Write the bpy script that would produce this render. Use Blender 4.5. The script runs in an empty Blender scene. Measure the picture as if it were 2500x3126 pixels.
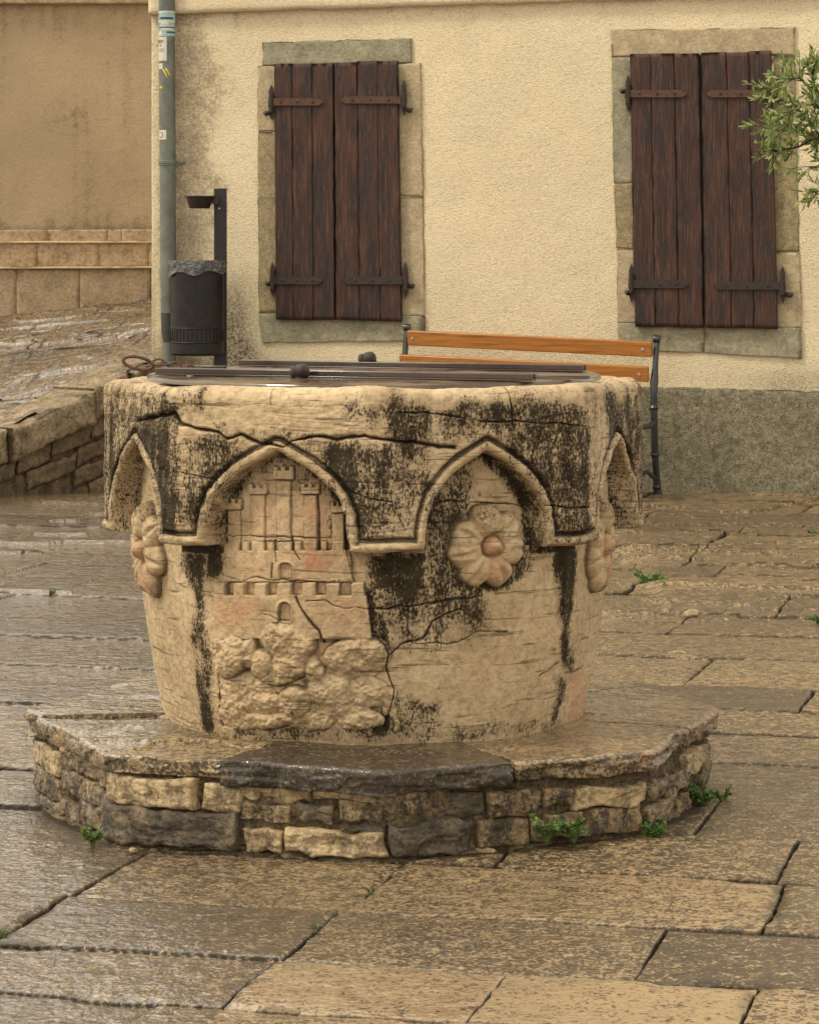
import bpy, math, random
import numpy as np
from math import radians as R
from mathutils import Vector
random.seed(7); rng = np.random.RandomState(11)
S = bpy.context.scene
COL = S.collection
# ------------------------------------------------------------------ camera
F = 8400.0; H = 1.2035; HY = 860.0; CX = 1250.0        # focal length and horizon in photo pixels
cd = bpy.data.cameras.new('camera'); cam = bpy.data.objects.new('camera', cd); COL.objects.link(cam)
cam.location = (0, 0, H); cam.rotation_euler = (R(90), 0, 0)
cd.sensor_fit = 'VERTICAL'; cd.sensor_height = 36; cd.lens = F / 3126 * 36
cd.shift_y = -(1563 - HY) / 3126; cd.clip_end = 500
S.camera = cam
# ------------------------------------------------------------------ world, sun, exposure
SUN_EL, SUN_AZ = 52, -62       # azimuth from +Y, negative = left
w = bpy.data.worlds.new('World'); S.world = w; w.use_nodes = True
nt = w.node_tree; bg = nt.nodes['Background']
sky = nt.nodes.new('ShaderNodeTexSky'); sky.sky_type = 'NISHITA'; sky.sun_disc = False
sky.sun_elevation = R(SUN_EL); sky.sun_rotation = R(SUN_AZ); sky.dust_density = 4; sky.air_density = 1.5
hs = nt.nodes.new('ShaderNodeHueSaturation'); hs.inputs['Saturation'].default_value = 0.12
mx = nt.nodes.new('ShaderNodeMix'); mx.data_type = 'RGBA'; mx.blend_type = 'MULTIPLY'; mx.inputs[0].default_value = 1
mx.inputs[7].default_value = (1.0, 0.93, 0.80, 1)
nt.links.new(sky.outputs[0], hs.inputs['Color']); nt.links.new(hs.outputs[0], mx.inputs[6]); nt.links.new(mx.outputs[2], bg.inputs[0])
cn = nt.nodes.new('ShaderNodeTexNoise'); cn.inputs['Scale'].default_value = 2.2; cn.inputs['Detail'].default_value = 5
cr = nt.nodes.new('ShaderNodeValToRGB'); cr.color_ramp.elements[0].position = .3; cr.color_ramp.elements[1].position = .7
cr.color_ramp.elements[0].color = (8.2, 7.35, 6.0, 1); cr.color_ramp.elements[1].color = (12.8, 11.8, 10.1, 1)
ov = nt.nodes.new('ShaderNodeMix'); ov.data_type = 'RGBA'; ov.inputs[0].default_value = .65     # cloud cover over the sky
tcw = nt.nodes.new('ShaderNodeTexCoord'); nt.links.new(tcw.outputs['Generated'], cn.inputs['Vector'])
nt.links.new(cn.outputs[0], cr.inputs[0]); nt.links.new(mx.outputs[2], ov.inputs[6]); nt.links.new(cr.outputs[0], ov.inputs[7]); nt.links.new(ov.outputs[2], bg.inputs[0])
bg.inputs[1].default_value = 0.13
sl = bpy.data.lights.new('sun', 'SUN'); sl.energy = 1.6; sl.angle = R(11); sl.color = (1, .91, .74)
so = bpy.data.objects.new('sun', sl); COL.objects.link(so)
az = R(SUN_AZ); el = R(SUN_EL)
dv = Vector((math.sin(az) * math.cos(el), -math.cos(az) * math.cos(el) * .8, math.sin(el)))
so.rotation_euler = dv.to_track_quat('Z', 'Y').to_euler()
S.view_settings.view_transform = 'Standard'; S.view_settings.look = 'None'
S.view_settings.exposure = 0.47; S.view_settings.gamma = 1

# ------------------------------------------------------------------ helpers
def ss(a, b, x):
    t = np.clip((x - a) / (b - a), 0, 1); return t * t * (3 - 2 * t)
def _h(ix, iy, iz, seed):
    with np.errstate(over='ignore'):
        h = (ix.astype(np.uint32) * np.uint32(374761393) + iy.astype(np.uint32) * np.uint32(668265263)
             + iz.astype(np.uint32) * np.uint32(2147483647) + np.uint32(seed * 974711 + 17))
        h = (h ^ (h >> np.uint32(13))) * np.uint32(1274126177)
        h = (h ^ (h >> np.uint32(15))) * np.uint32(2246822519)
        return ((h ^ (h >> np.uint32(16))) & np.uint32(0xffff)).astype(np.float32) / 32767.5 - 1
def vn(x, y, z, seed=0):
    x, y, z = np.broadcast_arrays(x, y, z)
    fx, fy, fz = np.floor(x), np.floor(y), np.floor(z)
    ix, iy, iz = fx.astype(np.int64), fy.astype(np.int64), fz.astype(np.int64)
    tx, ty, tz = x - fx, y - fy, z - fz
    tx = tx * tx * (3 - 2 * tx); ty = ty * ty * (3 - 2 * ty); tz = tz * tz * (3 - 2 * tz)
    o = 0
    for a in (0, 1):
        for b in (0, 1):
            for c in (0, 1):
                o = o + _h(ix + a, iy + b, iz + c, seed) * (tx if a else 1 - tx) * (ty if b else 1 - ty) * (tz if c else 1 - tz)
    return o
def fbm(x, y, z, sc, octv=4, seed=0, g=.5):
    o = 0; a = 1; t = 0
    for i in range(octv):
        o = o + a * vn(x * sc, y * sc, z * sc, seed + i); t += a; a *= g; sc *= 2.03
    return o / t
def pdist(x, y, pts):
    d = np.full(np.shape(x), 1e9)
    for (x0, y0), (x1, y1) in zip(pts[:-1], pts[1:]):
        dx, dy = x1 - x0, y1 - y0
        t = np.clip(((x - x0) * dx + (y - y0) * dy) / (dx * dx + dy * dy + 1e-12), 0, 1)
        d = np.minimum(d, np.hypot(x - x0 - t * dx, y - y0 - t * dy))
    return d
def ray(x, y, Z):                                   # photo pixel + depth -> world point
    return np.array(((x - CX) * Z / F, Z, H - (y - HY) * Z / F))
TH = R(14); sT, cT = math.sin(TH), math.cos(TH)
NRM = np.array((-sT, -cT, 0.0))                       # wall normal (towards the camera)
Q0 = 15.28
def wallp(x, y, off=0.0):                           # pixel -> point on the facade plane (off metres proud of it)
    dx = (x - CX) / F
    t = (Q0 - off) / (dx * sT + cT)
    return np.array((dx * t, t, H - (y - HY) / F * t))
def link(name, me, mat, parent=None):
    o = bpy.data.objects.new(name, me); COL.objects.link(o)
    if mat is not None and len(me.materials) == 0: me.materials.append(mat)
    if parent is not None: o.parent = parent
    return o
def tag(o, label=None, cat=None, group=None, kind=None):
    for k, v in (('label', label), ('category', cat), ('group', group), ('kind', kind)):
        if v: o[k] = v
    return o
def empty(name, loc=(0, 0, 0)):
    o = bpy.data.objects.new(name, None); COL.objects.link(o); o.location = loc; o.empty_display_size = .1
    return o
def raw_mesh(name, V, quads, attrs=None, smooth=True):
    V = np.asarray(V, np.float32).reshape(-1, 3); quads = np.asarray(quads, np.int32)
    me = bpy.data.meshes.new(name); k = quads.shape[1]
    me.vertices.add(len(V)); me.vertices.foreach_set('co', V.ravel())
    me.loops.add(quads.size); me.loops.foreach_set('vertex_index', quads.ravel())
    me.polygons.add(len(quads)); me.polygons.foreach_set('loop_start', np.arange(0, quads.size, k, dtype=np.int32))
    me.polygons.foreach_set('use_smooth', np.full(len(quads), smooth))
    if attrs:
        for n, c in attrs.items():
            a = me.color_attributes.new(n, 'FLOAT_COLOR', 'POINT')
            c = np.asarray(c, np.float32).reshape(len(V), -1)
            if c.shape[1] == 3: c = np.hstack([c, np.ones((len(V), 1), np.float32)])
            a.data.foreach_set('color', c.ravel())
    me.update(calc_edges=True); me.validate()
    return me
def gquads(nr, nc, wrap=False):
    r = np.arange(nr - 1)[:, None]; c = np.arange(nc if wrap else nc - 1)[None, :]
    c2 = (c + 1) % nc
    return np.stack([r * nc + c, r * nc + c2, (r + 1) * nc + c2, (r + 1) * nc + c], -1).reshape(-1, 4)
class MB:                                           # python-list mesh collector for small hand-built pieces
    def __init__(s): s.v = []; s.f = []
    def add(s, v, f):
        n = len(s.v); s.v += [tuple(map(float, p)) for p in v]; s.f += [tuple(i + n for i in q) for q in f]; return s
    def box(s, c, ax, b=0):                          # c centre, ax three half-axis vectors
        c = np.array(c, float); ax = [np.array(a, float) for a in ax]
        vs = [c + i * ax[0] + j * ax[1] + k * ax[2] for i in (-1, 1) for j in (-1, 1) for k in (-1, 1)]
        s.add(vs, [(0, 1, 3, 2), (4, 6, 7, 5), (0, 4, 5, 1), (2, 3, 7, 6), (0, 2, 6, 4), (1, 5, 7, 3)]); return s
    def tube(s, pts, rad, n=10, cap=True):
        pts = [np.array(p, float) for p in pts]
        if not hasattr(rad, '__len__'): rad = [rad] * len(pts)
        up = None; rings = []
        for i, p in enumerate(pts):
            d = (pts[min(i + 1, len(pts) - 1)] - pts[max(i - 1, 0)]); d = d / (np.linalg.norm(d) + 1e-12)
            if up is None: up = np.array((0, 0, 1.0)) if abs(d[2]) < .9 else np.array((0, 1.0, 0))
            a = np.cross(d, up); a /= np.linalg.norm(a); b = np.cross(a, d); up = b
            rings.append([p + rad[i] * (math.cos(t) * a + math.sin(t) * b) for t in np.linspace(0, 2 * math.pi, n, endpoint=False)])
        v = [q for r_ in rings for q in r_]; f = []
        for i in range(len(pts) - 1):
            for j in range(n): f.append((i * n + j, i * n + (j + 1) % n, (i + 1) * n + (j + 1) % n, (i + 1) * n + j))
        if cap: f.append(tuple(range(n))[::-1]); f.append(tuple(range((len(pts) - 1) * n, len(pts) * n)))
        s.add(v, f); return s
    def lathe(s, c, prof, n=24, ax=(0, 0, 1)):        # prof: (radius, height) pairs along ax
        ax = np.array(ax, float); ax /= np.linalg.norm(ax)
        a = np.cross(ax, (0, 1, 0) if abs(ax[1]) < .9 else (1, 0, 0)); a /= np.linalg.norm(a); b = np.cross(ax, a)
        v = []; f = []; c = np.array(c, float)
        for r_, h_ in prof:
            for t in np.linspace(0, 2 * math.pi, n, endpoint=False): v.append(c + ax * h_ + r_ * (math.cos(t) * a + math.sin(t) * b))
        for i in range(len(prof) - 1):
            for j in range(n): f.append((i * n + j, i * n + (j + 1) % n, (i + 1) * n + (j + 1) % n, (i + 1) * n + j))
        s.add(v, f); return s
    def build(s, name, mat, parent=None, smooth=True, bevel=0, seg=2):
        me = bpy.data.meshes.new(name); me.from_pydata(s.v, [], s.f); me.update()
        if smooth: me.polygons.foreach_set('use_smooth', [True] * len(me.polygons))
        o = link(name, me, mat, parent)
        if bevel:
            m = o.modifiers.new('bevel', 'BEVEL'); m.width = bevel; m.segments = seg; m.limit_method = 'ANGLE'; m.angle_limit = R(40)
        if smooth:
            try: me.set_sharp_from_angle(angle=R(45))
            except Exception: pass
        return o
def patch(P00, P10, P11, P01, nrm, thick, nx=12, ny=12, rough=.003, edge=.003, bevel=.004, sc=18, seed=0, chunk=0):
    """rough-faced stone: front grid displaced along nrm, sides running back by thick. P00 TL, P10 TR, P11 BR, P01 BL"""
    P00, P10, P11, P01 = [np.array(p, float) for p in (P00, P10, P11, P01)]
    u = np.r_[0, 0, np.linspace(0, 1, nx + 1), 1, 1][None, :]; v = np.r_[0, 0, np.linspace(0, 1, ny + 1), 1, 1][:, None]
    b = ((1 - v) * (1 - u))[..., None] * P00 + ((1 - v) * u)[..., None] * P10 + (v * u)[..., None] * P11 + (v * (1 - u))[..., None] * P01
    ctr = (P00 + P10 + P11 + P01) / 4
    n = np.array(nrm, float)
    if n.ndim == 1: n = n / np.linalg.norm(n)
    X, Y, Z = b[..., 0], b[..., 1], b[..., 2]
    w_ = max(np.linalg.norm(P10 - P00), 1e-4); h_ = max(np.linalg.norm(P01 - P00), 1e-4)
    ex = np.minimum(u, 1 - u) * w_; ey = np.minimum(v, 1 - v) * h_
    e = np.minimum(ex + 0 * ey, ey + 0 * ex)
    tdir = (P10 - P00) / w_; sdir = (P01 - P00) / h_
    j1 = vn(X * sc * 1.3, Y * sc * 1.3, Z * sc * 1.3, seed + 5) + .5 * vn(X * sc * 4, Y * sc * 4, Z * sc * 4, seed + 6)
    j2 = vn(X * sc * 1.3, Y * sc * 1.3, Z * sc * 1.3, seed + 7) + .5 * vn(X * sc * 4, Y * sc * 4, Z * sc * 4, seed + 8)
    jf = np.exp(-e / (.012 + edge))
    b = b + (jf * j1 * edge)[..., None] * tdir + (jf * j2 * edge)[..., None] * sdir
    d = rough * fbm(X, Y, Z, sc, 5, seed, .6)
    if chunk:
        c = vn(X * sc * .5, Y * sc * .5, Z * sc * 1.1, seed + 20); d = d + chunk * np.round(c * 2.5 + .5 * vn(X * sc * 2, Y * sc * 2, Z * sc * 2, seed + 21)) / 2.5
    d = d - bevel * np.exp(-e / (bevel + 1e-6) * 1.2)
    nr, nc = b.shape[:2]; ir = np.arange(nr)[:, None]; ic = np.arange(nc)[None, :]
    ring = np.minimum(np.minimum(ir, nr - 1 - ir), np.minimum(ic, nc - 1 - ic))
    d = np.where(ring == 0, -thick, np.where(ring == 1, np.minimum(d, -bevel) - .0 , d))
    return b + d[..., None] * n
def merge(grids):
    V = []; Q = []; n = 0
    for g in grids:
        Q.append(gquads(*g.shape[:2]) + n); V.append(g.reshape(-1, 3)); n += g.shape[0] * g.shape[1]
    return np.vstack(V), np.vstack(Q)
def pobj(name, grids, mat, parent=None, attrs=None):
    if not isinstance(grids, list): grids = [grids]
    V, Q = merge(grids)
    return link(name, raw_mesh(name, V, Q, attrs), mat, parent)

class Mt:
    def __init__(s, name, rough=.6, spec=.5):
        s.m = bpy.data.materials.new(name); s.m.use_nodes = True; s.t = s.m.node_tree; s.b = s.t.nodes['Principled BSDF']
        s.b.inputs['Roughness'].default_value = rough; s.b.inputs['Specular IOR Level'].default_value = spec
        s.tc = s.t.nodes.new('ShaderNodeTexCoord').outputs['Object']
    def lk(s, a, b):
        if isinstance(a, (int, float)): b.default_value = a
        elif isinstance(a, (tuple, list)): b.default_value = (*a, 1) if len(a) == 3 and b.type == 'RGBA' else a
        else: s.t.links.new(a, b)
    def map(s, sc=(1, 1, 1), rot=(0, 0, 0)):
        n = s.t.nodes.new('ShaderNodeMapping'); s.lk(s.tc, n.inputs[0]); n.inputs['Scale'].default_value = sc; n.inputs['Rotation'].default_value = rot; return n.outputs[0]
    def noise(s, sc, det=3, ro=.55, vec=None, dist=0):
        n = s.t.nodes.new('ShaderNodeTexNoise'); s.lk(vec if vec is not None else s.tc, n.inputs['Vector'])
        n.inputs['Scale'].default_value = sc; n.inputs['Detail'].default_value = det; n.inputs['Roughness'].default_value = ro; n.inputs['Distortion'].default_value = dist
        return n.outputs[0]
    def voro(s, sc, vec=None, feat='F1', out=0):
        n = s.t.nodes.new('ShaderNodeTexVoronoi'); n.feature = feat; s.lk(vec if vec is not None else s.tc, n.inputs['Vector']); n.inputs['Scale'].default_value = sc
        return n.outputs[out]
    def ramp(s, f, stops, interp='LINEAR'):
        n = s.t.nodes.new('ShaderNodeValToRGB'); s.lk(f, n.inputs[0]); r = n.color_ramp; r.interpolation = interp
        while len(r.elements) < len(stops): r.elements.new(.5)
        for e, (p, c) in zip(r.elements, stops):
            e.position = p; e.color = (c, c, c, 1) if isinstance(c, (int, float)) else (*c, 1)
        return n.outputs[0]
    def mix(s, f, a, b, bl='MIX'):
        n = s.t.nodes.new('ShaderNodeMix'); n.data_type = 'RGBA'; n.blend_type = bl
        s.lk(f, n.inputs[0]); s.lk(a, n.inputs[6]); s.lk(b, n.inputs[7]); return n.outputs[2]
    def ma(s, op, a, b=0.0, c=0.0, clamp=False):
        n = s.t.nodes.new('ShaderNodeMath'); n.operation = op; n.use_clamp = clamp
        s.lk(a, n.inputs[0]); s.lk(b, n.inputs[1]); s.lk(c, n.inputs[2]); return n.outputs[0]
    def attr(s, name):
        n = s.t.nodes.new('ShaderNodeAttribute'); n.attribute_name = name
        q = s.t.nodes.new('ShaderNodeSeparateColor'); s.lk(n.outputs['Color'], q.inputs[0]); return q.outputs[0], q.outputs[1], q.outputs[2]
    def thr(s, d, n, k=2.2, lo=.46, hi=.58):         # density + noise -> crisp patch mask
        x = s.ma('MULTIPLY_ADD', s.ma('SUBTRACT', n, .5), k, d)
        m = s.t.nodes.new('ShaderNodeMapRange'); m.interpolation_type = 'SMOOTHSTEP'
        s.lk(x, m.inputs[0]); m.inputs[1].default_value = lo; m.inputs[2].default_value = hi; return m.outputs[0]
    def bump(s, h, st=.5, d=.01, prev=None):
        n = s.t.nodes.new('ShaderNodeBump'); s.lk(h, n.inputs['Height']); s.lk(st, n.inputs['Strength']); n.inputs['Distance'].default_value = d
        if prev is not None: s.lk(prev, n.inputs['Normal'])
        return n.outputs[0]
    def done(s, col=None, rough=None, nrm=None):
        if col is not None: s.lk(col, s.b.inputs['Base Color'])
        if rough is not None: s.lk(rough, s.b.inputs['Roughness'])
        if nrm is not None: s.lk(nrm, s.b.inputs['Normal'])
        return s.m
DARK = (.022, .018, .013)
# ------------------------------------------------------------------ materials
def mat_well():
    m = Mt('well_stone', .6, .2); D, P, C = m.attr('stain_shade')
    n1 = m.noise(5, 5, .6); n2 = m.noise(60, 5, .65); n3 = m.noise(220, 3, .6)
    strata = m.noise(1, 6, .6, m.map((7, 7, 120)), .4)
    c = m.ramp(n1, [(.3, (.35, .25, .142)), (.5, (.51, .385, .232)), (.7, (.62, .485, .305))])
    c = m.mix(m.ramp(n2, [(.38, .75), (.55, 0.0)]), c, m.mix(.55, c, (.16, .11, .06)))
    c = m.mix(m.ma('MULTIPLY', P, 1.0, clamp=True), c, (.44, .17, .09))
    c = m.mix(m.ramp(strata, [(.36, .8), (.41, 0.0)]), c, (.12, .085, .05))
    vert = m.noise(1, 5, .62, m.map((330, 330, 75))); blot = m.noise(150, 4, .7); fine = m.noise(420, 2, .7); broad = m.noise(40, 5, .7, m.map((1, 1, .55)))
    nn = m.ma('MULTIPLY_ADD', vert, .36, m.ma('MULTIPLY_ADD', blot, .30, m.ma('MULTIPLY_ADD', fine, .10, m.ma('MULTIPLY', broad, .24))))
    bl = m.thr(D, nn, 4.4, .36, .74)
    c = m.mix(m.ma('MULTIPLY', D, m.ramp(m.noise(14, 5, .65), [(.35, .15), (.6, .75)]), clamp=True), c, (.13, .095, .058))
    tone = m.ramp(m.noise(30, 4), [(.35, (.006, .005, .004)), (.65, (.026, .021, .014))])
    c = m.mix(m.ma('MULTIPLY', bl, .93), c, tone)
    c = m.mix(m.ma('MULTIPLY', C, .95, clamp=True), c, (.018, .014, .010))
    m.lk(m.ma('MULTIPLY_ADD', bl, -.18, .22), m.b.inputs['Specular IOR Level'])
    r = m.ramp(m.noise(9, 4), [(.35, .5), (.65, .8)])
    b = m.bump(n2, .45, .006); b = m.bump(n3, .35, .002, b); b = m.bump(strata, .25, .004, b); b = m.bump(bl, .25, .002, b)
    return m.done(c, r, b)
def mat_plaster(name, c0, c1, dirt, s1=95, wormy=.8, dscale=1.0):
    m = Mt(name, .8, .25); D, P, C = m.attr('stain_shade')
    vec = m.map((1, 1, 1.5))
    a = m.noise(s1, 3, .55, vec, .8); n1 = m.noise(1.3, 4)
    big = m.noise(s1 * .35, 4, .6)
    c = m.mix(m.ramp(n1, [(.35, 0.0), (.65, 1.0)]), c0, c1)
    c = m.mix(m.ramp(m.noise(.9, 5, .6, m.map((1, 1, .45))), [(.42, 0.0), (.62, .22)]), c, tuple(x * .62 for x in c0))
    c = m.mix(m.ramp(a, [(.33, .42), (.52, 0.0)]), c, dirt)
    nn = m.ma('MULTIPLY_ADD', m.noise(70 * dscale, 5, .75), .6, m.ma('MULTIPLY', m.noise(14 * dscale, 4, .7), .4))
    bl = m.thr(D, nn, 2.6, .30, .95)
    c = m.mix(m.ma('MULTIPLY', bl, .75), c, dirt)
    c = m.mix(m.ma('MULTIPLY', C, m.ramp(m.noise(60, 5, .8), [(.35, .35), (.6, 1.0)])), c, (.05, .043, .028))
    c = m.mix(m.ma('MULTIPLY', P, .6), c, (.12, .12, .035))
    b = m.bump(a, wormy, .012); b = m.bump(big, .35, .01, b)
    return m.done(c, .82, b)
def mat_stone(name, c0, c1, c2, rough=(.5, .8), sc=1.0, moss=0, spots=.5, bump=.6, lich=.35, grime=0):
    m = Mt(name, .7, .4)
    n1 = m.noise(7 * sc, 5, .65); n2 = m.noise(45 * sc, 5, .7); n3 = m.noise(160 * sc, 3, .6)
    c = m.ramp(n1, [(.3, c0), (.5, c1), (.7, c2)])
    c = m.mix(m.ramp(n2, [(.35, spots), (.55, 0.0)]), c, tuple(x * .25 for x in c0))
    c = m.mix(m.ramp(m.noise(16 * sc, 5, .75), [(.52, 0.0), (.62, lich)]), c, tuple(min(1, x * 1.35) for x in c2))
    if moss:
        c = m.mix(m.ramp(m.noise(11 * sc, 5, .7), [(.5, 0.0), (.62, moss)]), c, (.05, .055, .015))
    if grime:
        gr = m.noise(1, 5, .7, m.map((26, 26, 11))); gf = m.noise(130, 4, .7)
        gm = m.ramp(m.ma('MULTIPLY_ADD', gr, .6, m.ma('MULTIPLY', gf, .4)), [(.47, 0.0), (.56, grime)])
        c = m.mix(gm, c, (.035, .026, .017))
    b = m.bump(n2, bump, .01); b = m.bump(n3, bump * .6, .003, b)
    return m.done(c, m.ramp(m.noise(12 * sc, 4), [(.35, rough[0]), (.65, rough[1])]), b)
def mat_pave(name='wet_paving', tint=(1, 1, 1), sc=1.0, spec=.9, wet=1.0):
    m = Mt(name, .3, .5); T, J, W = m.attr('slab')   # T lightness of the slab, J joint dirt, W water film
    n0 = m.noise(17 * sc, 4, .6, None, .4); n1 = m.noise(42 * sc, 5, .65, None, .5); n2 = m.noise(120 * sc, 4, .7, None, .3); n3 = m.noise(3.0, 5, .6); n4 = m.noise(300, 2)
    tt = lambda c_: tuple(x * t for x, t in zip(c_, tint))
    hi = m.mix(n3, tt((.36, .255, .135)), tt((.26, .18, .092)))
    lo = m.mix(n3, tt((.040, .027, .014)), tt((.075, .051, .026)))
    s_ = m.ma('MULTIPLY_ADD', n2, .55, m.ma('MULTIPLY_ADD', n1, .31, m.ma('MULTIPLY', n0, .14)))
    k = m.thr(T, s_, 7.0, .34, .76)
    c = m.mix(k, lo, hi)
    c = m.mix(m.ma('MULTIPLY', m.ramp(m.noise(2.1, 4), [(.55, 0.0), (.7, .5)]), k), c, tt((.28, .15, .07)))
    c = m.mix(J, c, (.014, .011, .007))
    hb = m.ma('MULTIPLY_ADD', n1, .9, m.ma('MULTIPLY', n2, .5)); h2 = m.ma('MULTIPLY_ADD', m.noise(15 * sc, 1, .5, None, .3), .50, m.ma('MULTIPLY', m.noise(60 * sc, 2, .5, None, .3), .34))
    b = m.bump(hb, .6, .014); b = m.bump(n4, .25, .0015, b)
    film = m.bump(h2, 1.0, .016)
    m.b.inputs['Coat IOR'].default_value = 1.75
    m.lk(m.ma('MULTIPLY', m.ma('MULTIPLY_ADD', W, .75, .25 * wet), m.ma('MULTIPLY_ADD', J, -1.6, 1.0, True)), m.b.inputs['Coat Weight'])
    m.lk(m.mix(W, (.12, .12, .12), (.03, .03, .03)), m.b.inputs['Coat Roughness'])
    m.lk(film, m.b.inputs['Coat Normal'])
    m.lk(m.ma('MULTIPLY_ADD', J, -.45, .5, True), m.b.inputs['Specular IOR Level'])
    return m.done(c, m.ramp(s_, [(.4, .35), (.6, .6)]), b)
def mat_wood():
    m = Mt('weathered_shutter_wood', .6, .35)
    g = m.noise(1, 7, .72, m.map((90, 90, 3.2)), .5); g2 = m.noise(1, 6, .7, m.map((240, 240, 9)), .3); n = m.noise(6, 5, .6, m.map((3, 3, .7))); red = m.noise(1, 4, .6, m.map((26, 26, 1.6)))
    c = m.ramp(g, [(.3, (.010, .006, .005)), (.45, (.036, .015, .010)), (.56, (.072, .029, .018)), (.70, (.14, .082, .058))])
    c = m.mix(m.ramp(red, [(.45, 0.0), (.65, .4)]), c, (.095, .034, .024))
    c = m.mix(m.ramp(n, [(.38, .8), (.6, 0.0)]), c, (.016, .012, .014))
    c = m.mix(m.ramp(g2, [(.54, 0.0), (.68, .5)]), c, (.20, .14, .10))
    b = m.bump(g, .8, .008); b = m.bump(g2, .6, .003, b)
    return m.done(c, m.ramp(g, [(.3, .4), (.7, .75)]), b)
def mat_rust(name='rusty_iron', c0=(.05, .022, .012), c1=(.15, .06, .022)):
    m = Mt(name, .6, .4); n = m.noise(60, 5, .7)
    return m.done(m.ramp(n, [(.35, c0), (.65, c1)]), .62, m.bump(n, .5, .003))
def mat_simple(name, c, rough=.5, met=0, spec=.5, nsc=40, var=.3, bump=.2, coat=0):
    m = Mt(name, rough, spec); m.b.inputs['Metallic'].default_value = met; m.b.inputs['Coat Weight'].default_value = coat
    n = m.noise(nsc, 4, .6)
    return m.done(m.ramp(n, [(.35, tuple(x * (1 - var) for x in c)), (.65, tuple(min(1, x * (1 + var)) for x in c))]), None, m.bump(n, bump, .003))
M = {}
M['well'] = mat_well()
M['plaster'] = mat_plaster('cream_roughcast', (.77, .65, .44), (.83, .71, .49), (.25, .19, .12))
M['farplaster'] = mat_plaster('old_brown_plaster', (.37, .29, .195), (.45, .355, .24), (.17, .12, .075), 120, .45)
M['dado'] = mat_stone('grey_roughcast_dado', (.14, .125, .078), (.24, .21, .135), (.36, .31, .21), sc=2.6, spots=.9, bump=1.0, moss=.35)
M['frame_grey'] = mat_stone('grey_green_sandstone', (.20, .185, .12), (.28, .255, .17), (.36, .32, .22), sc=1.2, moss=.0, spots=.4, bump=.6)
M['frame_tan'] = mat_stone('tan_sandstone', (.34, .27, .165), (.42, .335, .21), (.47, .38, .24), sc=1.3, spots=.35, bump=.6)
M['frame_mix'] = mat_stone('patchy_ochre_sandstone', (.20, .17, .09), (.33, .26, .15), (.42, .33, .18), sc=2.5, moss=.25, spots=.6, bump=.6)
M['steps'] = mat_stone('warm_step_stone', (.24, .175, .105), (.36, .265, .165), (.42, .315, .20), (.45, .75), sc=1.0, spots=.5, bump=.5, lich=.2)
M['nose'] = mat_stone('pale_step_nosing', (.42, .31, .19), (.50, .38, .24), (.55, .43, .28), (.3, .5), spots=.2, bump=.3)
M['rub_c'] = mat_stone('cream_limestone_rubble', (.27, .19, .105), (.46, .34, .19), (.56, .43, .25), (.5, .75), spots=.55, bump=.8, grime=.6)
M['rub_b'] = mat_stone('brown_limestone_rubble', (.15, .10, .053), (.27, .19, .10), (.40, .29, .16), (.4, .7), sc=1.4, moss=.3, spots=.8, bump=.9, grime=.95)
M['rub_d'] = mat_stone('dark_slaty_rubble', (.045, .035, .026), (.105, .08, .055), (.24, .18, .115), (.3, .6), sc=1.6, moss=.15, spots=.8, bump=.9, grime=.6)
M['coping'] = mat_stone('wet_coping_stone', (.13, .095, .055), (.26, .19, .11), (.38, .29, .175), (.2, .45), moss=.35, spots=.8, bump=.8)
M['mortar'] = mat_stone('crumbling_mortar', (.09, .065, .035), (.19, .135, .075), (.30, .22, .125), (.6, .9), sc=2.4, moss=.4, spots=.9, bump=1.2, grime=.5)
M['wallrub'] = mat_stone('wet_wall_rubble', (.09, .062, .035), (.17, .118, .065), (.27, .19, .11), (.35, .7), sc=1.2, moss=.4, spots=.8, bump=.9)
M['pave'] = mat_pave()
M['ramp'] = mat_pave('wet_ramp_paving', (.66, .64, .63), .55, 1.0)
M['wood'] = mat_wood()
M['rust'] = mat_rust('rusty_strap_iron', (.045, .022, .013), (.115, .05, .024))
M['iron'] = mat_rust('dark_forged_iron', (.016, .012, .010), (.045, .028, .02))
M['lidiron'] = mat_rust('rusty_chain_iron', (.05, .022, .014), (.13, .055, .03))
M['blk'] = mat_simple('black_cast_iron', (.014, .016, .018), .3, 0, .6)
M['screw'] = mat_simple('steel_screw', (.6, .58, .52), .3, 1)
M['pipe'] = mat_simple('weathered_zinc', (.135, .15, .125), .45, .35, .5, 12, .22, .15)
M['pipeblk'] = mat_simple('dark_pipe_shoe', (.035, .034, .03), .5)
M['bin'] = mat_simple('dark_bin_steel', (.012, .010, .009), .5, .0, .3, 18, .4, .15)
M['postm'] = mat_simple('black_post_steel', (.016, .012, .010), .45, .1)
M['bowl'] = mat_simple('brown_black_steel', (.025, .016, .012), .4, .2)
def mat_bag():
    m = Mt('grey_bin_liner', .18, .8); n = m.noise(30, 5, .65, m.map((1, 1, 2.2)), 1.2)
    return m.done(m.ramp(n, [(.4, (.03, .032, .036)), (.62, (.16, .155, .16))]), .2, m.bump(n, .9, .02))
M['bag'] = mat_bag()
def mat_varn():
    m = Mt('varnished_orange_wood', .3, .5); g = m.noise(1, 5, .6, m.map((4, 4, 90), (0, .04, 0)), .5)
    return m.done(m.ramp(g, [(.3, (.20, .075, .015)), (.5, (.34, .135, .025)), (.7, (.42, .18, .04))]), .28, m.bump(g, .15, .002))
M['varn'] = mat_varn()
def mat_lid(name, a, b):
    m = Mt(name, .12, .7); n = m.noise(7, 5, .6); r = m.noise(3.5, 4, .6)
    return m.done(m.ramp(n, [(.35, a), (.65, b)]), m.ramp(r, [(.4, .12), (.6, .42)]), m.bump(m.noise(40, 4), .12, .003))
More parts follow.
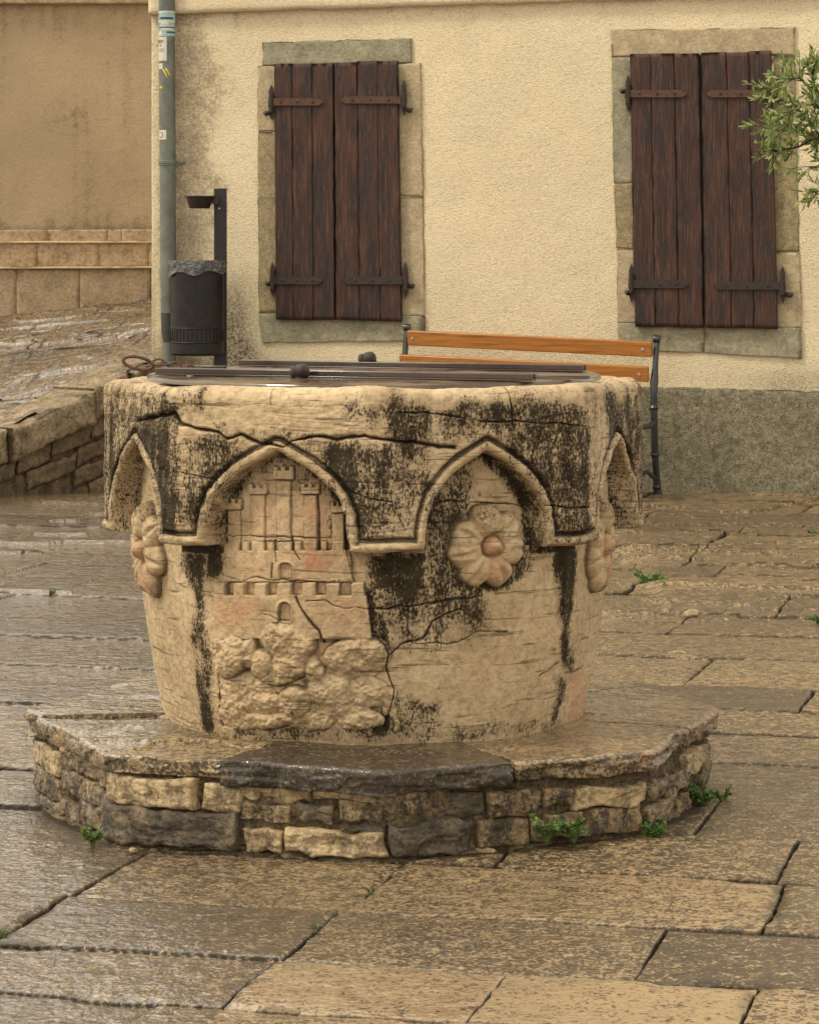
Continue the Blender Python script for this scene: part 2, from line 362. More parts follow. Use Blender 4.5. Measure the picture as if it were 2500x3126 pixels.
M['lid'] = mat_lid('wet_painted_lid_sheet', (.04, .023, .015), (.11, .068, .040))
M['bar'] = mat_lid('wet_painted_lid_bar', (.028, .016, .011), (.062, .036, .024))
def mat_leaf(name, a, b, c):
    m = Mt(name, .45, .4); n = m.noise(28, 2); i = m.t.nodes.new('ShaderNodeNewGeometry').outputs['Random Per Island']
    col = m.ramp(i, [(0, a), (.5, b), (1, c)])
    m.b.inputs['Subsurface Weight'].default_value = 0.0
    tr = m.t.nodes.new('ShaderNodeBsdfTranslucent'); m.lk(col, tr.inputs[0]); mixs = m.t.nodes.new('ShaderNodeMixShader'); mixs.inputs[0].default_value = .3
    out = m.t.nodes['Material Output']; m.t.links.new(m.b.outputs[0], mixs.inputs[1]); m.t.links.new(tr.outputs[0], mixs.inputs[2]); m.t.links.new(mixs.outputs[0], out.inputs[0])
    return m.done(col)
M['olive'] = mat_leaf('olive_leaf', (.11, .17, .045), (.24, .31, .11), (.50, .52, .24))
M['weed'] = mat_leaf('weed_leaf', (.05, .10, .02), (.10, .18, .035), (.19, .28, .07))
M['bark'] = mat_stone('olive_bark', (.03, .022, .014), (.06, .045, .03), (.11, .085, .055), sc=3, spots=.5)
M['stem'] = mat_simple('weed_stem', (.07, .11, .03), .6)
M['st_white'] = mat_simple('white_sticker', (.55, .52, .42), .5, 0, .4, 60, .08, .02)
M['st_blue'] = mat_simple('pale_blue_sticker', (.28, .45, .47), .5, 0, .4, 60, .2, .02)
M['st_dark'] = mat_simple('dark_sticker_print', (.03, .06, .08), .5)
M['st_yel'] = mat_simple('yellow_paint', (.6, .45, .06), .5)

# ------------------------------------------------------------------ the well
WX, WY = -.0836, 6.5
WXY = np.array((WX, WY))
V0 = 2.5                                             # degrees: one corner of the octagon faces the camera
def octr(phi, ap, soft=0.0):
    t = (np.degrees(phi) - V0) % 45 - 22.5
    r = ap / np.cos(np.radians(t))
    if soft:                                         # rounded corners
        rm = ap / math.cos(R(22.5)) - soft
        k = soft * .6
        r = -k * np.log(np.exp(-(r - ap) / k) + np.exp(-(rm - ap) / k)) + ap
    return r
BZ = np.array([.15, .193, .22, .32, .437, .515, .60, .70, .90, 1.0]); BR = np.array([.488, .493, .499, .519, .538, .547, .552, .552, .550, .55])
def body_r(z): return np.interp(z, BZ, BR)
def proj(x, y, z): return CX + x / y * F, HY + (H - z) / y * F
ATAB = np.array([(.168, .30), (.158, .60), (.155, .64), (.147, .70), (.134, .735), (.116, .758), (.089, .784), (.066, .800), (.040, .816), (.018, .828), (.0, .838)])
def crackset():
    a = lambda pts, s, ox, oy: [(ox + x / s, oy + y / s) for x, y in pts]
    s4 = 1 / 1.044
    return [  # (points, width px, depth m)
        (a([(110, 225), (160, 215), (215, 202), (235, 235), (300, 247), (345, 258), (370, 278), (410, 262), (470, 290), (540, 300), (590, 272), (700, 275), (780, 268), (860, 282), (925, 285), (1000, 300), (1045, 303)], s4, 300, 1050), 12, .013),
        (a([(880, 200), (960, 203), (1000, 208), (1100, 222), (1200, 226), (1320, 232), (1430, 240)], s4, 300, 1050), 5, .006),
        (a([(1204, 118), (1210, 170), (1216, 245)], s4, 300, 1050), 4, .005),
        (a([(495, 125), (500, 175)], s4, 300, 1050), 3, .004),
        (a([(735, 432), (800, 455), (860, 462)], s4, 300, 1050), 4, .004),
        (a([(215, 375), (290, 382), (350, 400)], s4, 300, 1050), 4, .004),
        (a([(985, 465), (1100, 460), (1200, 470), (1290, 470), (1440, 480)], s4, 300, 1050), 5, .006),
        (a([(0, 400), (60, 460), (92, 545), (75, 650), (95, 720), (128, 800), (125, 880), (85, 960), (60, 1080)], 2.463, 1150, 1780), 8, .010),
        (a([(92, 550), (170, 490), (250, 435), (345, 405), (420, 290), (510, 225), (640, 195)], 2.463, 1150, 1780), 7, .008),
        (a([(250, 440), (340, 455), (440, 445), (530, 460), (640, 420), (780, 365), (860, 375), (980, 362)], 2.463, 1150, 1780), 4.5, .005),
        (a([(0, 190), (110, 185), (230, 180), (380, 145), (520, 130), (700, 115), (790, 90)], 2.463, 1150, 1780), 8, .006),
        (a([(1225, 695), (1290, 650), (1362, 598)], 2.463, 1150, 1780), 4, .004),
        (a([(235, 120), (235, 250), (240, 400)], 2.463, 1150, 1780), 4, .003),
        (a([(820, 105), (850, 180), (900, 260), (960, 340), (1005, 380), (1020, 440), (1035, 480)], 2.652, 600, 1780), 7, .008),
        (a([(900, 135), (1050, 125), (1100, 160), (1240, 200), (1400, 205), (1560, 200), (1700, 170)], 2.652, 600, 1780), 3.5, .004),
        (a([(530, 240), (620, 255), (690, 290)], 2.652, 600, 1780), 3, .003),
        (a([(690, 1000), (695, 1080), (715, 1190)], 2.873, 600, 1300), 4, .005),
        (a([(840, 980), (850, 1070), (915, 1170)], 2.873, 600, 1300), 3.5, .004),
        (a([(675, 1200), (680, 1340)], 2.873, 600, 1300), 6, .006),
        (a([(280, 1310), (400, 1350), (540, 1330), (680, 1360), (860, 1355), (1050, 1360), (1240, 1365), (1380, 1385)], 2.873, 600, 1300), 3.5, .006),
        (a([(1300, 760), (1305, 1000), (1330, 1150), (1385, 1370)], 2.873, 600, 1300), 5.5, .006),
        (a([(1065, 600), (1075, 800), (1080, 1090)], 2.873, 600, 1300), 4.5, .004),
        (a([(285, 960), (480, 965), (620, 975), (850, 970), (980, 985), (1180, 980)], 2.873, 600, 1300), 2.5, .003),
        (a([(170, 700), (200, 900), (190, 1050), (215, 1150)], 2.652, 600, 1780), 7, .008),
        (a([(1350, 600 - 0), (1365, 900), (1390, 1000)], 2.652, 600 + 480, 1780), 0.1, .0)]
def build_well():
    # angular samples, denser on the side the photo shows
    ph = np.concatenate([np.linspace(-102, 102, 1250, endpoint=False), np.linspace(102, 258, 330, endpoint=False)])
    phi = np.radians(ph)[None, :]
    zs = np.concatenate([np.linspace(.150, .600, 270, endpoint=False), np.linspace(.600, .945, 290)])[:, None]
    phi_, z = np.broadcast_arrays(phi, zs); phi_ = phi_.copy(); z = z.copy()
    dx, dy = np.sin(phi_), -np.cos(phi_)
    AP = .597
    rf0 = octr(phi_, AP, .010)
    rb0 = body_r(z) * (1 - .10) + .10 * octr(phi_, body_r(z) * .97, .012)
    xw, yw, zw = rb0 * dx, rb0 * dy, z                # noise coordinates
    # ---- arcade boundary (in the plane of each of the eight faces)
    t = np.radians((ph - V0) % 45 - 22.5); k = np.floor((ph - V0) / 45).astype(int)
    s = (AP * np.tan(t))[None, :] * np.ones_like(z)
    scl = np.where(k == -1, 1.08, np.where(k == 0, .95, 1.0))[None, :]
    wob = .0024 * vn(xw * 30, yw * 30, zw * 30, 3) + .0016 * vn(xw * 90, yw * 90, zw * 90, 4)
    sa = np.abs(s) / scl + wob
    d_arch = pdist(sa, z, [(b, a) for b, a in zip(ATAB[:, 1], ATAB[:, 0])]) if False else pdist(sa, z, [(a, b) for a, b in ATAB])
    hw = np.interp(z, ATAB[:, 1], ATAB[:, 0]); inside = (sa < hw) & (z < .838)
    zb = .624 + .003 * vn(xw * 18, yw * 18, zw * 0, 8)
    e = np.where(inside, -d_arch, d_arch)
    e = np.where(z < zb, -np.minimum(np.where(inside, 1, np.abs(z - zb)), .1), np.minimum(e, np.where(inside, e, z - zb)))
    e = np.where((z < zb) & inside, -.05, e)
    face = e >= 0
    # ogee tip drawn up beyond the arch
    roll = np.clip(1 - ((e - .0115) / .0115) ** 2, 0, 1)
    prof = np.where(e < .023, -.012 + (.015 + .004 * vn(xw * 35, yw * 35, zw * 35, 6) - .012 * np.clip(vn(xw * 16, yw * 16, zw * 16, 7) - .35, 0, 1)) * np.sqrt(roll), 0.0)
    grv = np.exp(-((e - .0275) / .0042) ** 2)
    prof = prof - .010 * grv * (e > 0.018)
    px, py = proj(WX + rf0 * dx, WY + rf0 * dy, z); qx, qy = proj(WX + rb0 * dx, WY + rb0 * dy, z)
    PX = np.where(face, px, qx); PY = np.where(face, py, qy)
    front = np.cos(phi_) > .05
    PX = np.where(front, PX, -9999.)
    # ---- weathered surface
    big = fbm(xw, yw, zw, 7, 3, 30); med = fbm(xw, yw, zw, 28, 4, 40, .55); fin = vn(xw * 160, yw * 160, zw * 160, 50)
    strat = vn(xw * 6, yw * 6, zw * 70 + 2 * big, 55); strat = -np.clip(np.abs(strat) * -6 + 1, 0, 1)
    R_face = rf0 + prof + .004 * big + .0030 * med + .0008 * fin + .0012 * strat
    # broken edge of the rim and of the upper band (stone lost above the long crack)
    pits = np.clip(vn(xw * 42, yw * 42, zw * 42, 61) - .55, 0, 1) * ss(-.1, .5, vn(xw * 6, yw * 6, zw * 6, 62))
    R_face = R_face - .010 * pits
    R_face = R_face - .012 * ss(.865, .955, z) * np.clip(.5 + vn(xw * 5, yw * 5, zw * 5, 63), 0, 1) * .6
    R_body = rb0 + .002 * big + .0016 * med + .0006 * fin
    # ---- carved castle and rocks, laid out on the drum below and inside the left arch
    rel = np.zeros_like(z); lab = np.zeros(z.shape, int)
    bx = lambda x0, x1, y0, y1, f=2.2: ss(x0 - f, x0 + f, PX) * (1 - ss(x1 - f, x1 + f, PX)) * ss(y0 - f, y0 + f, PY) * (1 - ss(y1 - f, y1 + f, PY))
    a = lambda x: 600 + x / 2.873
    b = lambda y: 1300 + y / 2.873
    jx = 2.0 * vn(xw * 40, yw * 40, zw * 40, 70); PXs = PX; PX = PX + jx; PY = PY + jx
    towers = [((285, 390), (740, 1330), (270, 410), (640, 735)), ((490, 605), (600, 1080), (470, 625), (505, 600)), ((710, 830), (470, 1010), (685, 860), (352, 465)),
              ((950, 1060), (610, 1080), (925, 1090), (505, 600)), ((1195, 1300), (760, 1330), (1185, 1305), (665, 757))]
    wall = np.zeros_like(z)
    for sh, sy, hd, hy in towers:
        wall = np.maximum(wall, .0055 * bx(a(sh[0]), a(sh[1]), b(sy[0]), b(sy[1]), 1.6))
        head = bx(a(hd[0]), a(hd[1]), b(hy[0] + 35), b(hy[1]), 1.6)
        n_ = 3
        for i in range(n_):
            wd = (hd[1] - hd[0]) / (2 * n_ - 1)
            head = np.maximum(head, bx(a(hd[0] + 2 * i * wd), a(hd[0] + (2 * i + 1) * wd), b(hy[0]), b(hy[0] + 45), 1.2))
        wall = np.maximum(wall, .0095 * head)
        zz = (PX - a(hd[0])) / (a(hd[1]) - a(hd[0]))   # corbel table
        wall = wall - .004 * bx(a(hd[0]), a(hd[1]), b(hy[1] - 3), b(hy[1] + 12), 1.2) * (np.sin(zz * 38) > 0)
    uw = bx(697, 1056 + (PY - 1580) * .12, 1680, 1775, 1.8)
    for m0, m1 in ((285, 385), (415, 470), (495, 605), (640, 690), (725, 840), (868, 930), (965, 1062), (1098, 1150), (1195, 1300)):
        uw = np.maximum(uw, bx(a(m0), a(m1), b(1015), b(1100), 1.6))
    wall = np.maximum(wall, .0080 * uw)
    arc = lambda cx, cy, r: (np.where(PY < cy, np.hypot(PX - cx, PY - cy), np.abs(PX - cx)) - r)
    A1 = arc(a(795), b(1255), 24); A2 = arc(877, 1855, 22)
    wall = wall + .003 * np.exp(-(A1 / 3) ** 2) * (PY < b(1350)) * (PY > 1690) - .005 * (A1 < -4) * (PY < b(1345)) * (PY > 1690)
    lw = bx(665, 1115 + (PY - 1776) * .11, b(1480), 1950, 1.8)
    for m0, m1 in ((185, 280), (355, 450), (535, 640), (730, 850), (945, 1060), (1145, 1260), (1360, 1475)):
        lw = np.maximum(lw, bx(a(m0), a(m1), b(1372), b(1500), 1.8))
    lwf = .016 * lw
    lwf = lwf + .003 * np.exp(-(A2 / 3) ** 2) * (PY < 1897) * (PY > 1815) - .009 * ss(-2, -6, A2) * (PY < 1895) * (PY > 1815)
    rel = np.maximum(wall, lwf)
    lab = np.where((rel > .0012) & (PXs > 640) & (PXs < 1145) & (PY > 1400) & (PY < 1945), 2, lab)
    c = lambda x, y: (600 + x / 2.652, 1780 + y / 2.652)
    rocks = [(200, 520, 85, 110, 0), (330, 500, 110, 90, .1), (290, 620, 150, 160, .2), (440, 560, 70, 130, .2), (690, 440, 180, 150, 0), (640, 400, 110, 105, 0), (770, 520, 190, 170, .3), (900, 500, 95, 95, .6), (740, 680, 170, 130, 0),
             (545, 650, 98, 120, 0), (965, 690, 95, 120, 0), (1300, 590, 275, 160, -.1), (1440, 550, 115, 115, .4), (1300, 700, 220, 90, 0), (640, 770, 140, 48, .2), (420, 870, 235, 160, .1), (520, 960, 190, 110, 0), (800, 970, 145, 145, 0),
             (1090, 880, 215, 140, 0), (1390, 880, 180, 140, .2), (1190, 1030, 220, 90, -.1), (300, 1040, 105, 120, .1), (560, 1110, 230, 70, 0), (900, 1120, 220, 66, 0), (1330, 1110, 190, 80, 0), (1555, 960, 55, 115, .3), (1600, 1060, 32, 40, 0), (1610, 1140, 28, 70, 0), (370, 1120, 170, 70, 0)]
    rk = np.zeros_like(z)
    jb = 11 * vn(xw * 18, yw * 18, zw * 18, 90) + 5 * vn(xw * 50, yw * 50, zw * 50, 92); jc = 7 * vn(xw * 22, yw * 22, zw * 22, 91)
    for i, (cx, cy, rx, ry, ro) in enumerate(rocks):
        x0, y0 = c(cx, cy); u = (PX + jb - x0); v = (PY + jc - y0); cs, sn = math.cos(ro), math.sin(ro)
        uu = (u * cs + v * sn) / (rx / 2.652); vv = (-u * sn + v * cs) / (ry / 2.652)
        q = uu ** 2 + vv ** 2
        rk = np.maximum(rk, .82 * (.012 + .010 * ((i * 7) % 5) / 4 + .012 * (cy < 700) - .004 * (cy > 1000)) * np.clip(1 - q ** 1.25, 0, 1) ** .5 * (1 + .25 * uu - .15 * vv))
    rk = rk * ss(2262, 2240, PY)
    rel0 = rel
    rel = np.where(rk > rel, rk, rel) ; rk_on = (rk > rel0 + .0005) & front & (PXs > 600) & (PXs < 1290)
    lab = np.where(rk_on, 3, lab)
    rel = rel + np.where(rk_on, .0055 * (1 - 2.4 * np.abs(med)) - .003 + .004 * big + .0014 * fin - .008 * np.clip(vn(xw * 60, yw * 60, zw * 60, 95) - .5, 0, 1), 0)
    rel = np.where(front & (PXs > 600) & (PXs < 1290), rel, 0)
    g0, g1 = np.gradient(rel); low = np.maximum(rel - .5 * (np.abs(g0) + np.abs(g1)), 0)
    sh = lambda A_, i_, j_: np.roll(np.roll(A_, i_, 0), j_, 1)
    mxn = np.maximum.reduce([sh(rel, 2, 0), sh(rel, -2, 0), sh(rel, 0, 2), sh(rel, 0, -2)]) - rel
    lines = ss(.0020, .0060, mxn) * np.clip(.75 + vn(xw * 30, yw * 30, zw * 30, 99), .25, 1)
    # rebated panel edge right of the castle
    PX, PY = PXs, PY - jx
    cutd = np.zeros_like(z); dark = np.zeros_like(z)
    jw = 5 * vn(xw * 30, yw * 30, zw * 30, 101) + 2.5 * vn(xw * 90, yw * 90, zw * 90, 102)
    for pts, wd, dp in crackset():
        if wd < 1: continue
        xs_ = [p[0] for p in pts]; ys_ = [p[1] for p in pts]
        msk = (PX > min(xs_) - 25) & (PX < max(xs_) + 25) & (PY > min(ys_) - 25) & (PY < max(ys_) + 25)
        if not msk.any(): continue
        d = pdist(PX[msk] + jw[msk] * .6, PY[msk] + jw[msk], pts)
        wv = wd * (.72 + .7 * vn(xw[msk] * 25, yw[msk] * 25, zw[msk] * 25, 110))
        g = np.exp(-(d / (wv * .62)) ** 2)
        cutd[msk] = np.maximum(cutd[msk], dp * g); dark[msk] = np.maximum(dark[msk], ss(.35, .8, g))
    r = np.where(face, R_face, R_body + rel) - cutd
    # ---- black density per area: lichen growth, plus shade painted into the niches
    D = np.zeros_like(z)
    def spot(x0, x1, y0, y1, v, f=25, on=None):
        nonlocal D
        f = f * 1.25; fy = f * 2.2; yy_ = PY + 22 * vn(xw * 26, yw * 26, 0 * zw, 127)
        m_ = ss(x0 - f, x0 + f, PX) * (1 - ss(x1 - f, x1 + f, PX)) * ss(y0 - f, y0 + f, yy_) * (1 - ss(y1 - fy, y1 + fy, yy_)) * v
        if on is not None: m_ = m_ * on
        D = np.maximum(D, m_)
    fa = face * 1.0; bo = 1 - fa
    PX_, PY_ = PX, PY
    wv_ = 14 * vn(xw * 14, yw * 14, zw * 14, 120) + 10 * vn(xw * 38, yw * 38, zw * 10, 121); PX = PX + wv_; PY = PY + wv_
    spot(300, 520, 1235, 1660, .64, 14, fa); spot(480, 545, 1210, 1640, .68, 12, fa); spot(520, 760, 1330, 1600, .60, 20, fa)
    spot(960, 1260, 1350, 1640, .60, 25, fa); spot(1180, 1320, 1215, 1420, .62, 25, fa); spot(1330, 1800, 1225, 1330, .62, 20, fa); spot(1540, 1800, 1235, 1660, .72, 20, fa); spot(1180, 1330, 1420, 1600, .56, 20, fa)
    spot(1790, 1840, 1200, 1660, .36, 8, fa); spot(1850, 1990, 1200, 1700, .60, 14, fa); spot(1050, 1500, 1230, 1290, .40, 15, fa)
    spot(300, 620, 1185, 1260, .46, 12, fa); spot(640, 960, 1300, 1365, .35, 10, fa)
    spot(1125, 1300, 1675, 1830, .82, 20, bo); spot(1110, 1180, 1780, 2000, .72, 14, bo); spot(1160, 1490, 1800, 1905, .52, 25, bo); spot(1140, 1380, 1880, 1960, .42, 25, bo)
    spot(1290, 1440, 1400, 1640, .62, 20, bo); spot(1290, 1400, 1600, 1800, .56, 20, bo); spot(1310, 1480, 1700, 1830, .55, 14, bo)
    spot(568, 632, 1680, 1780, .84, 16, bo); spot(585, 622, 1700, 1980, .78, 16, bo); spot(600, 650, 1950, 2240, .60, 12, bo); spot(625, 690, 1480, 1760, .75, 10, bo)
    spot(1698, 1750, 1660, 1880, .84, 14, bo); spot(1716, 1746, 1850, 2040, .78, 13, bo); spot(1690, 1715, 2050, 2230, .78, 14, bo)
    spot(370, 425, 1400, 1560, .95, 8, bo); spot(1895, 1925, 1380, 1640, .95, 8, bo); spot(1600, 1700, 1480, 1640, .85, 12, bo)  # first two: side-niche shadow between drum and consoles, painted as dark density
    spot(1140, 1180, 2120, 2245, .85, 9, bo); spot(1180, 1330, 2120, 2250, .42, 15, bo); spot(640, 1300, 2215, 2260, .42, 10, bo); spot(1180, 1800, 2205, 2260, .38, 10, bo)
    spot(1000, 1120, 1380, 1660, .4, 15, bo); spot(640, 1100, 1370, 1480, .36, 15, bo)
    PX, PY = PX_, PY_
    back = np.cos(phi_) <= .05
    dirt_shade = ss(.036, .004, -e) * inside * (z > .622)  # black dirt plus occlusion-like shade painted along the inner arch edges
    D = np.maximum(D, dirt_shade * np.where(k[None, :] == 0, .85, np.where(k[None, :] == -1, .62, .5)))
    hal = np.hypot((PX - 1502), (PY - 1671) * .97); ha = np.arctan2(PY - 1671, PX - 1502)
    D = np.maximum(D, ss(150, 112, hal + 14 * med) * np.where(front, .62 + .35 * np.cos(ha - 2.4), 0) * bo)  # dark halo on the drum that sets off the rosette outline
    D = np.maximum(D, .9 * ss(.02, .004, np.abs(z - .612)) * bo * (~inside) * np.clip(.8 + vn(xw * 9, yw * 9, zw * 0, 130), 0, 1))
    D = np.where(back, np.where(face, .5 + .15 * big, .25 + .3 * big), D)
    D = D * (.98 + .18 * vn(xw * 16, yw * 16, zw * 13, 126) + .34 * vn(xw * 55, yw * 55, zw * 6, 124)) + .10 * big * (D > .1) + .10
    # clean crests of carved relief
    D = np.where((lab == 2), np.minimum(D, .16), D); D = np.where(lab == 3, np.minimum(D, .20 + .12 * ss(2150, 2250, PY)), D)
    D = np.where(e > .023, D, np.where(face, np.minimum(D, .40), D))
    dark = np.maximum(dark, np.where(face & (e > .020) & (e < .04), grv ** .45 * (.9 + .3 * med), 0))
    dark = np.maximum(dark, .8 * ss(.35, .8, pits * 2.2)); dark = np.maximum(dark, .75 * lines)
    P = np.zeros_like(z)
    for cx, cy, rr, v in ((775, 1720, 60, .3), (970, 1720, 34, 1.0), (965, 1690, 50, .4), (740, 1870, 70, .5), (950, 1560, 40, .35), (870, 1560, 30, .3), (1070, 1870, 60, .4), (830, 1620, 160, .18), (800, 1545, 25, .4), (900, 1850, 160, .15)):
        P = np.maximum(P, v * np.exp(-((PX - cx) ** 2 + (PY - cy) ** 2) / rr ** 2))
    P = P * np.clip(.8 + 1.0 * med, 0, 1.3) * (1 - fa)
    P = np.maximum(P, .35 * bx(1735, 1800, 2050, 2220, 20) * bo)
    x = WX + r * dx; y = WY + r * dy
    zz = z - np.where(face, 0, 0)
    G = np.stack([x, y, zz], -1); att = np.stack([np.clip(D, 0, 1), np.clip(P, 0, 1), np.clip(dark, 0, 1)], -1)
    lab = np.where(face, 1, lab)
    # ---- rim: rounded shoulder, flat top, inner wall
    rr = .030; rows = []; ra = []; rtop = r[-1]; base = octr(phi[0], AP, .010)
    p1 = ph * math.pi / 180; cx_, cy_ = np.sin(p1), -np.cos(p1)
    sag = .003 * vn(cx_ * 3.1, cy_ * 3.1, cx_ * 0, 140) + .003 * vn(cx_ * 9, cy_ * 9, cx_ * 0, 141)
    scal = .004 * np.abs(np.sin(p1 * 34)) * (np.abs(p1) < .8)
    for a_ in np.linspace(0, 90, 12)[1:]:
        ca, sa_ = math.cos(R(a_)), math.sin(R(a_))
        q = rtop - rr * (1 - ca) - scal * sa_; zz_ = .945 + (rr + sag) * sa_
        n_ = .002 * fbm(q * cx_, q * cy_, zz_, 40, 3, 150)
        rows.append(np.stack([WX + (q + n_) * cx_, WY + (q + n_) * cy_, zz_ + n_], -1))
        ra.append(np.stack([att[-1, :, 0] * (1 - .4 * sa_), att[-1, :, 1], att[-1, :, 2] * .6], -1))
    for q in np.linspace(0, 1, 26)[1:]:
        rad = (rtop - rr) * (1 - q) + .44 * q
        n_ = .003 * fbm(rad * cx_, rad * cy_, 0 * cx_, 25, 4, 160)
        rows.append(np.stack([WX + rad * cx_, WY + rad * cy_, .975 + sag + n_ - .016 * ss(.575, .535, rad)], -1)); ra.append(np.stack([.2 + 0 * cx_, 0 * cx_, 0 * cx_], -1))
    for zz_ in (.95, .8, .5, .2):
        rows.append(np.stack([WX + .43 * cx_, WY + .43 * cy_, zz_ + 0 * cx_], -1)); ra.append(np.stack([.6 + 0 * cx_, 0 * cx_, 0 * cx_], -1))
    G = np.concatenate([G, np.array(rows)], 0); att = np.concatenate([att, np.array(ra)], 0)
    lab = np.concatenate([lab, np.full((len(rows), lab.shape[1]), 4)], 0)
    nr, nc = G.shape[:2]; Q = gquads(nr, nc, True)
    L = lab.ravel()[Q[:, 0]]; V = G.reshape(-1, 3); A = att.reshape(-1, 3)
    root = empty('stone_wellhead', (WX, WY, .19))
    tag(root, 'carved octagonal stone well head with lichen-blackened arcade and rosettes on its stepped base', 'well head')
    for l, nm in ((0, 'well_drum'), (1, 'arcade_band'), (2, 'castle_relief'), (3, 'rock_relief'), (4, 'rim')):
        q = Q[L == l]; ids, inv = np.unique(q, return_inverse=True)
        vv = V[ids] - np.array(root.location)
        o = link(nm, raw_mesh(nm, vv, inv.reshape(-1, 4), {'stain_shade': A[ids]}), M['well'], root)
    # rosettes
    def rosette(phd, zc, rad, sx=1., sy=1., hgt=.045, seed=0, black=.30):
        n = 150; u = np.linspace(-1.15, 1.15, n)[None, :] * np.ones((n, 1)); v = u.T
        wu = .06 * vn(u * 3, v * 3, seed + 0 * u, 5); wv = .06 * vn(u * 3, v * 3, seed + 0 * u, 9)
        rr_ = np.hypot(u + wu, v + wv); h = np.zeros_like(u)
        for i, ad in enumerate((92, 38, -8, -62, -115, -165, 150)):
            an = R(ad + 6 * math.sin(seed + i)); cx, cy = .60 * math.cos(an), .60 * math.sin(an)
            p = (u + wu - cx) * math.cos(an) + (v + wv - cy) * math.sin(an); q = -(u + wu - cx) * math.sin(an) + (v + wv - cy) * math.cos(an)
            wdt = .40 if i else .46
            e_ = (p / .44) ** 2 + (q / wdt) ** 2
            hh = np.clip(1 - e_ ** 1.4, 0, 1) ** .5 * (1 - .28 * np.exp(-(q / .07) ** 2) * ss(-.4, .3, p))
            h = np.maximum(h, hh * (.92 if i else 1.15))
        h = h * ss(.14, .34, rr_); h = np.where(rr_ < .36, np.maximum(h, .35 * ss(.0, .1, .36 - rr_)), h)
        ball = np.clip(1 - (rr_ / .27) ** 2, 0, 1) ** .5 * 1.25; h = np.maximum(h, ball)
        h = h + (h > .05) * (.09 * fbm(u, v, 0 * u + seed, 5, 4, 12) - .12 * np.clip(vn(u * 9, v * 9, 0 * u + seed, 14) - .5, 0, 1))
        an = R(phd); rbz = body_r(zc + v * rad * sy) - .002
        ang = an + u * rad * sx / .56
        rad_ = rbz + h * hgt
        G_ = np.stack([WX + rad_ * np.sin(ang), WY - rad_ * np.cos(ang), zc + v * rad * sy], -1)
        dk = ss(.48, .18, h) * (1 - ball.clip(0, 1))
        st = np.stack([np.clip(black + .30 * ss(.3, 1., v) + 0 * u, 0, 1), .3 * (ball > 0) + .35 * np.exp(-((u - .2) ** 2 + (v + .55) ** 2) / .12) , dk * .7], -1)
        Qr = gquads(n, n); keep = (h.ravel()[Qr] > .03).any(1); Qr = Qr[keep][:, ::1]
        ids, inv = np.unique(Qr, return_inverse=True)
        link('rosette', raw_mesh('rosette', G_.reshape(-1, 3)[ids] - np.array(root.location), inv.reshape(-1, 4), {'stain_shade': st.reshape(-1, 3)[ids]}), M['well'], root)
    rosette(26.8, .626, .090, 1, 1, .044, 1, .12)
    rosette(-66, .59, .085, 1, 1.25, .040, 2, .12); rosette(68, .60, .085, .9, 1.3, .036, 3, .12)
    for pz in (115, 160, 205, 250): rosette(pz, .62, .088, 1, 1, .032, pz)
build_well()

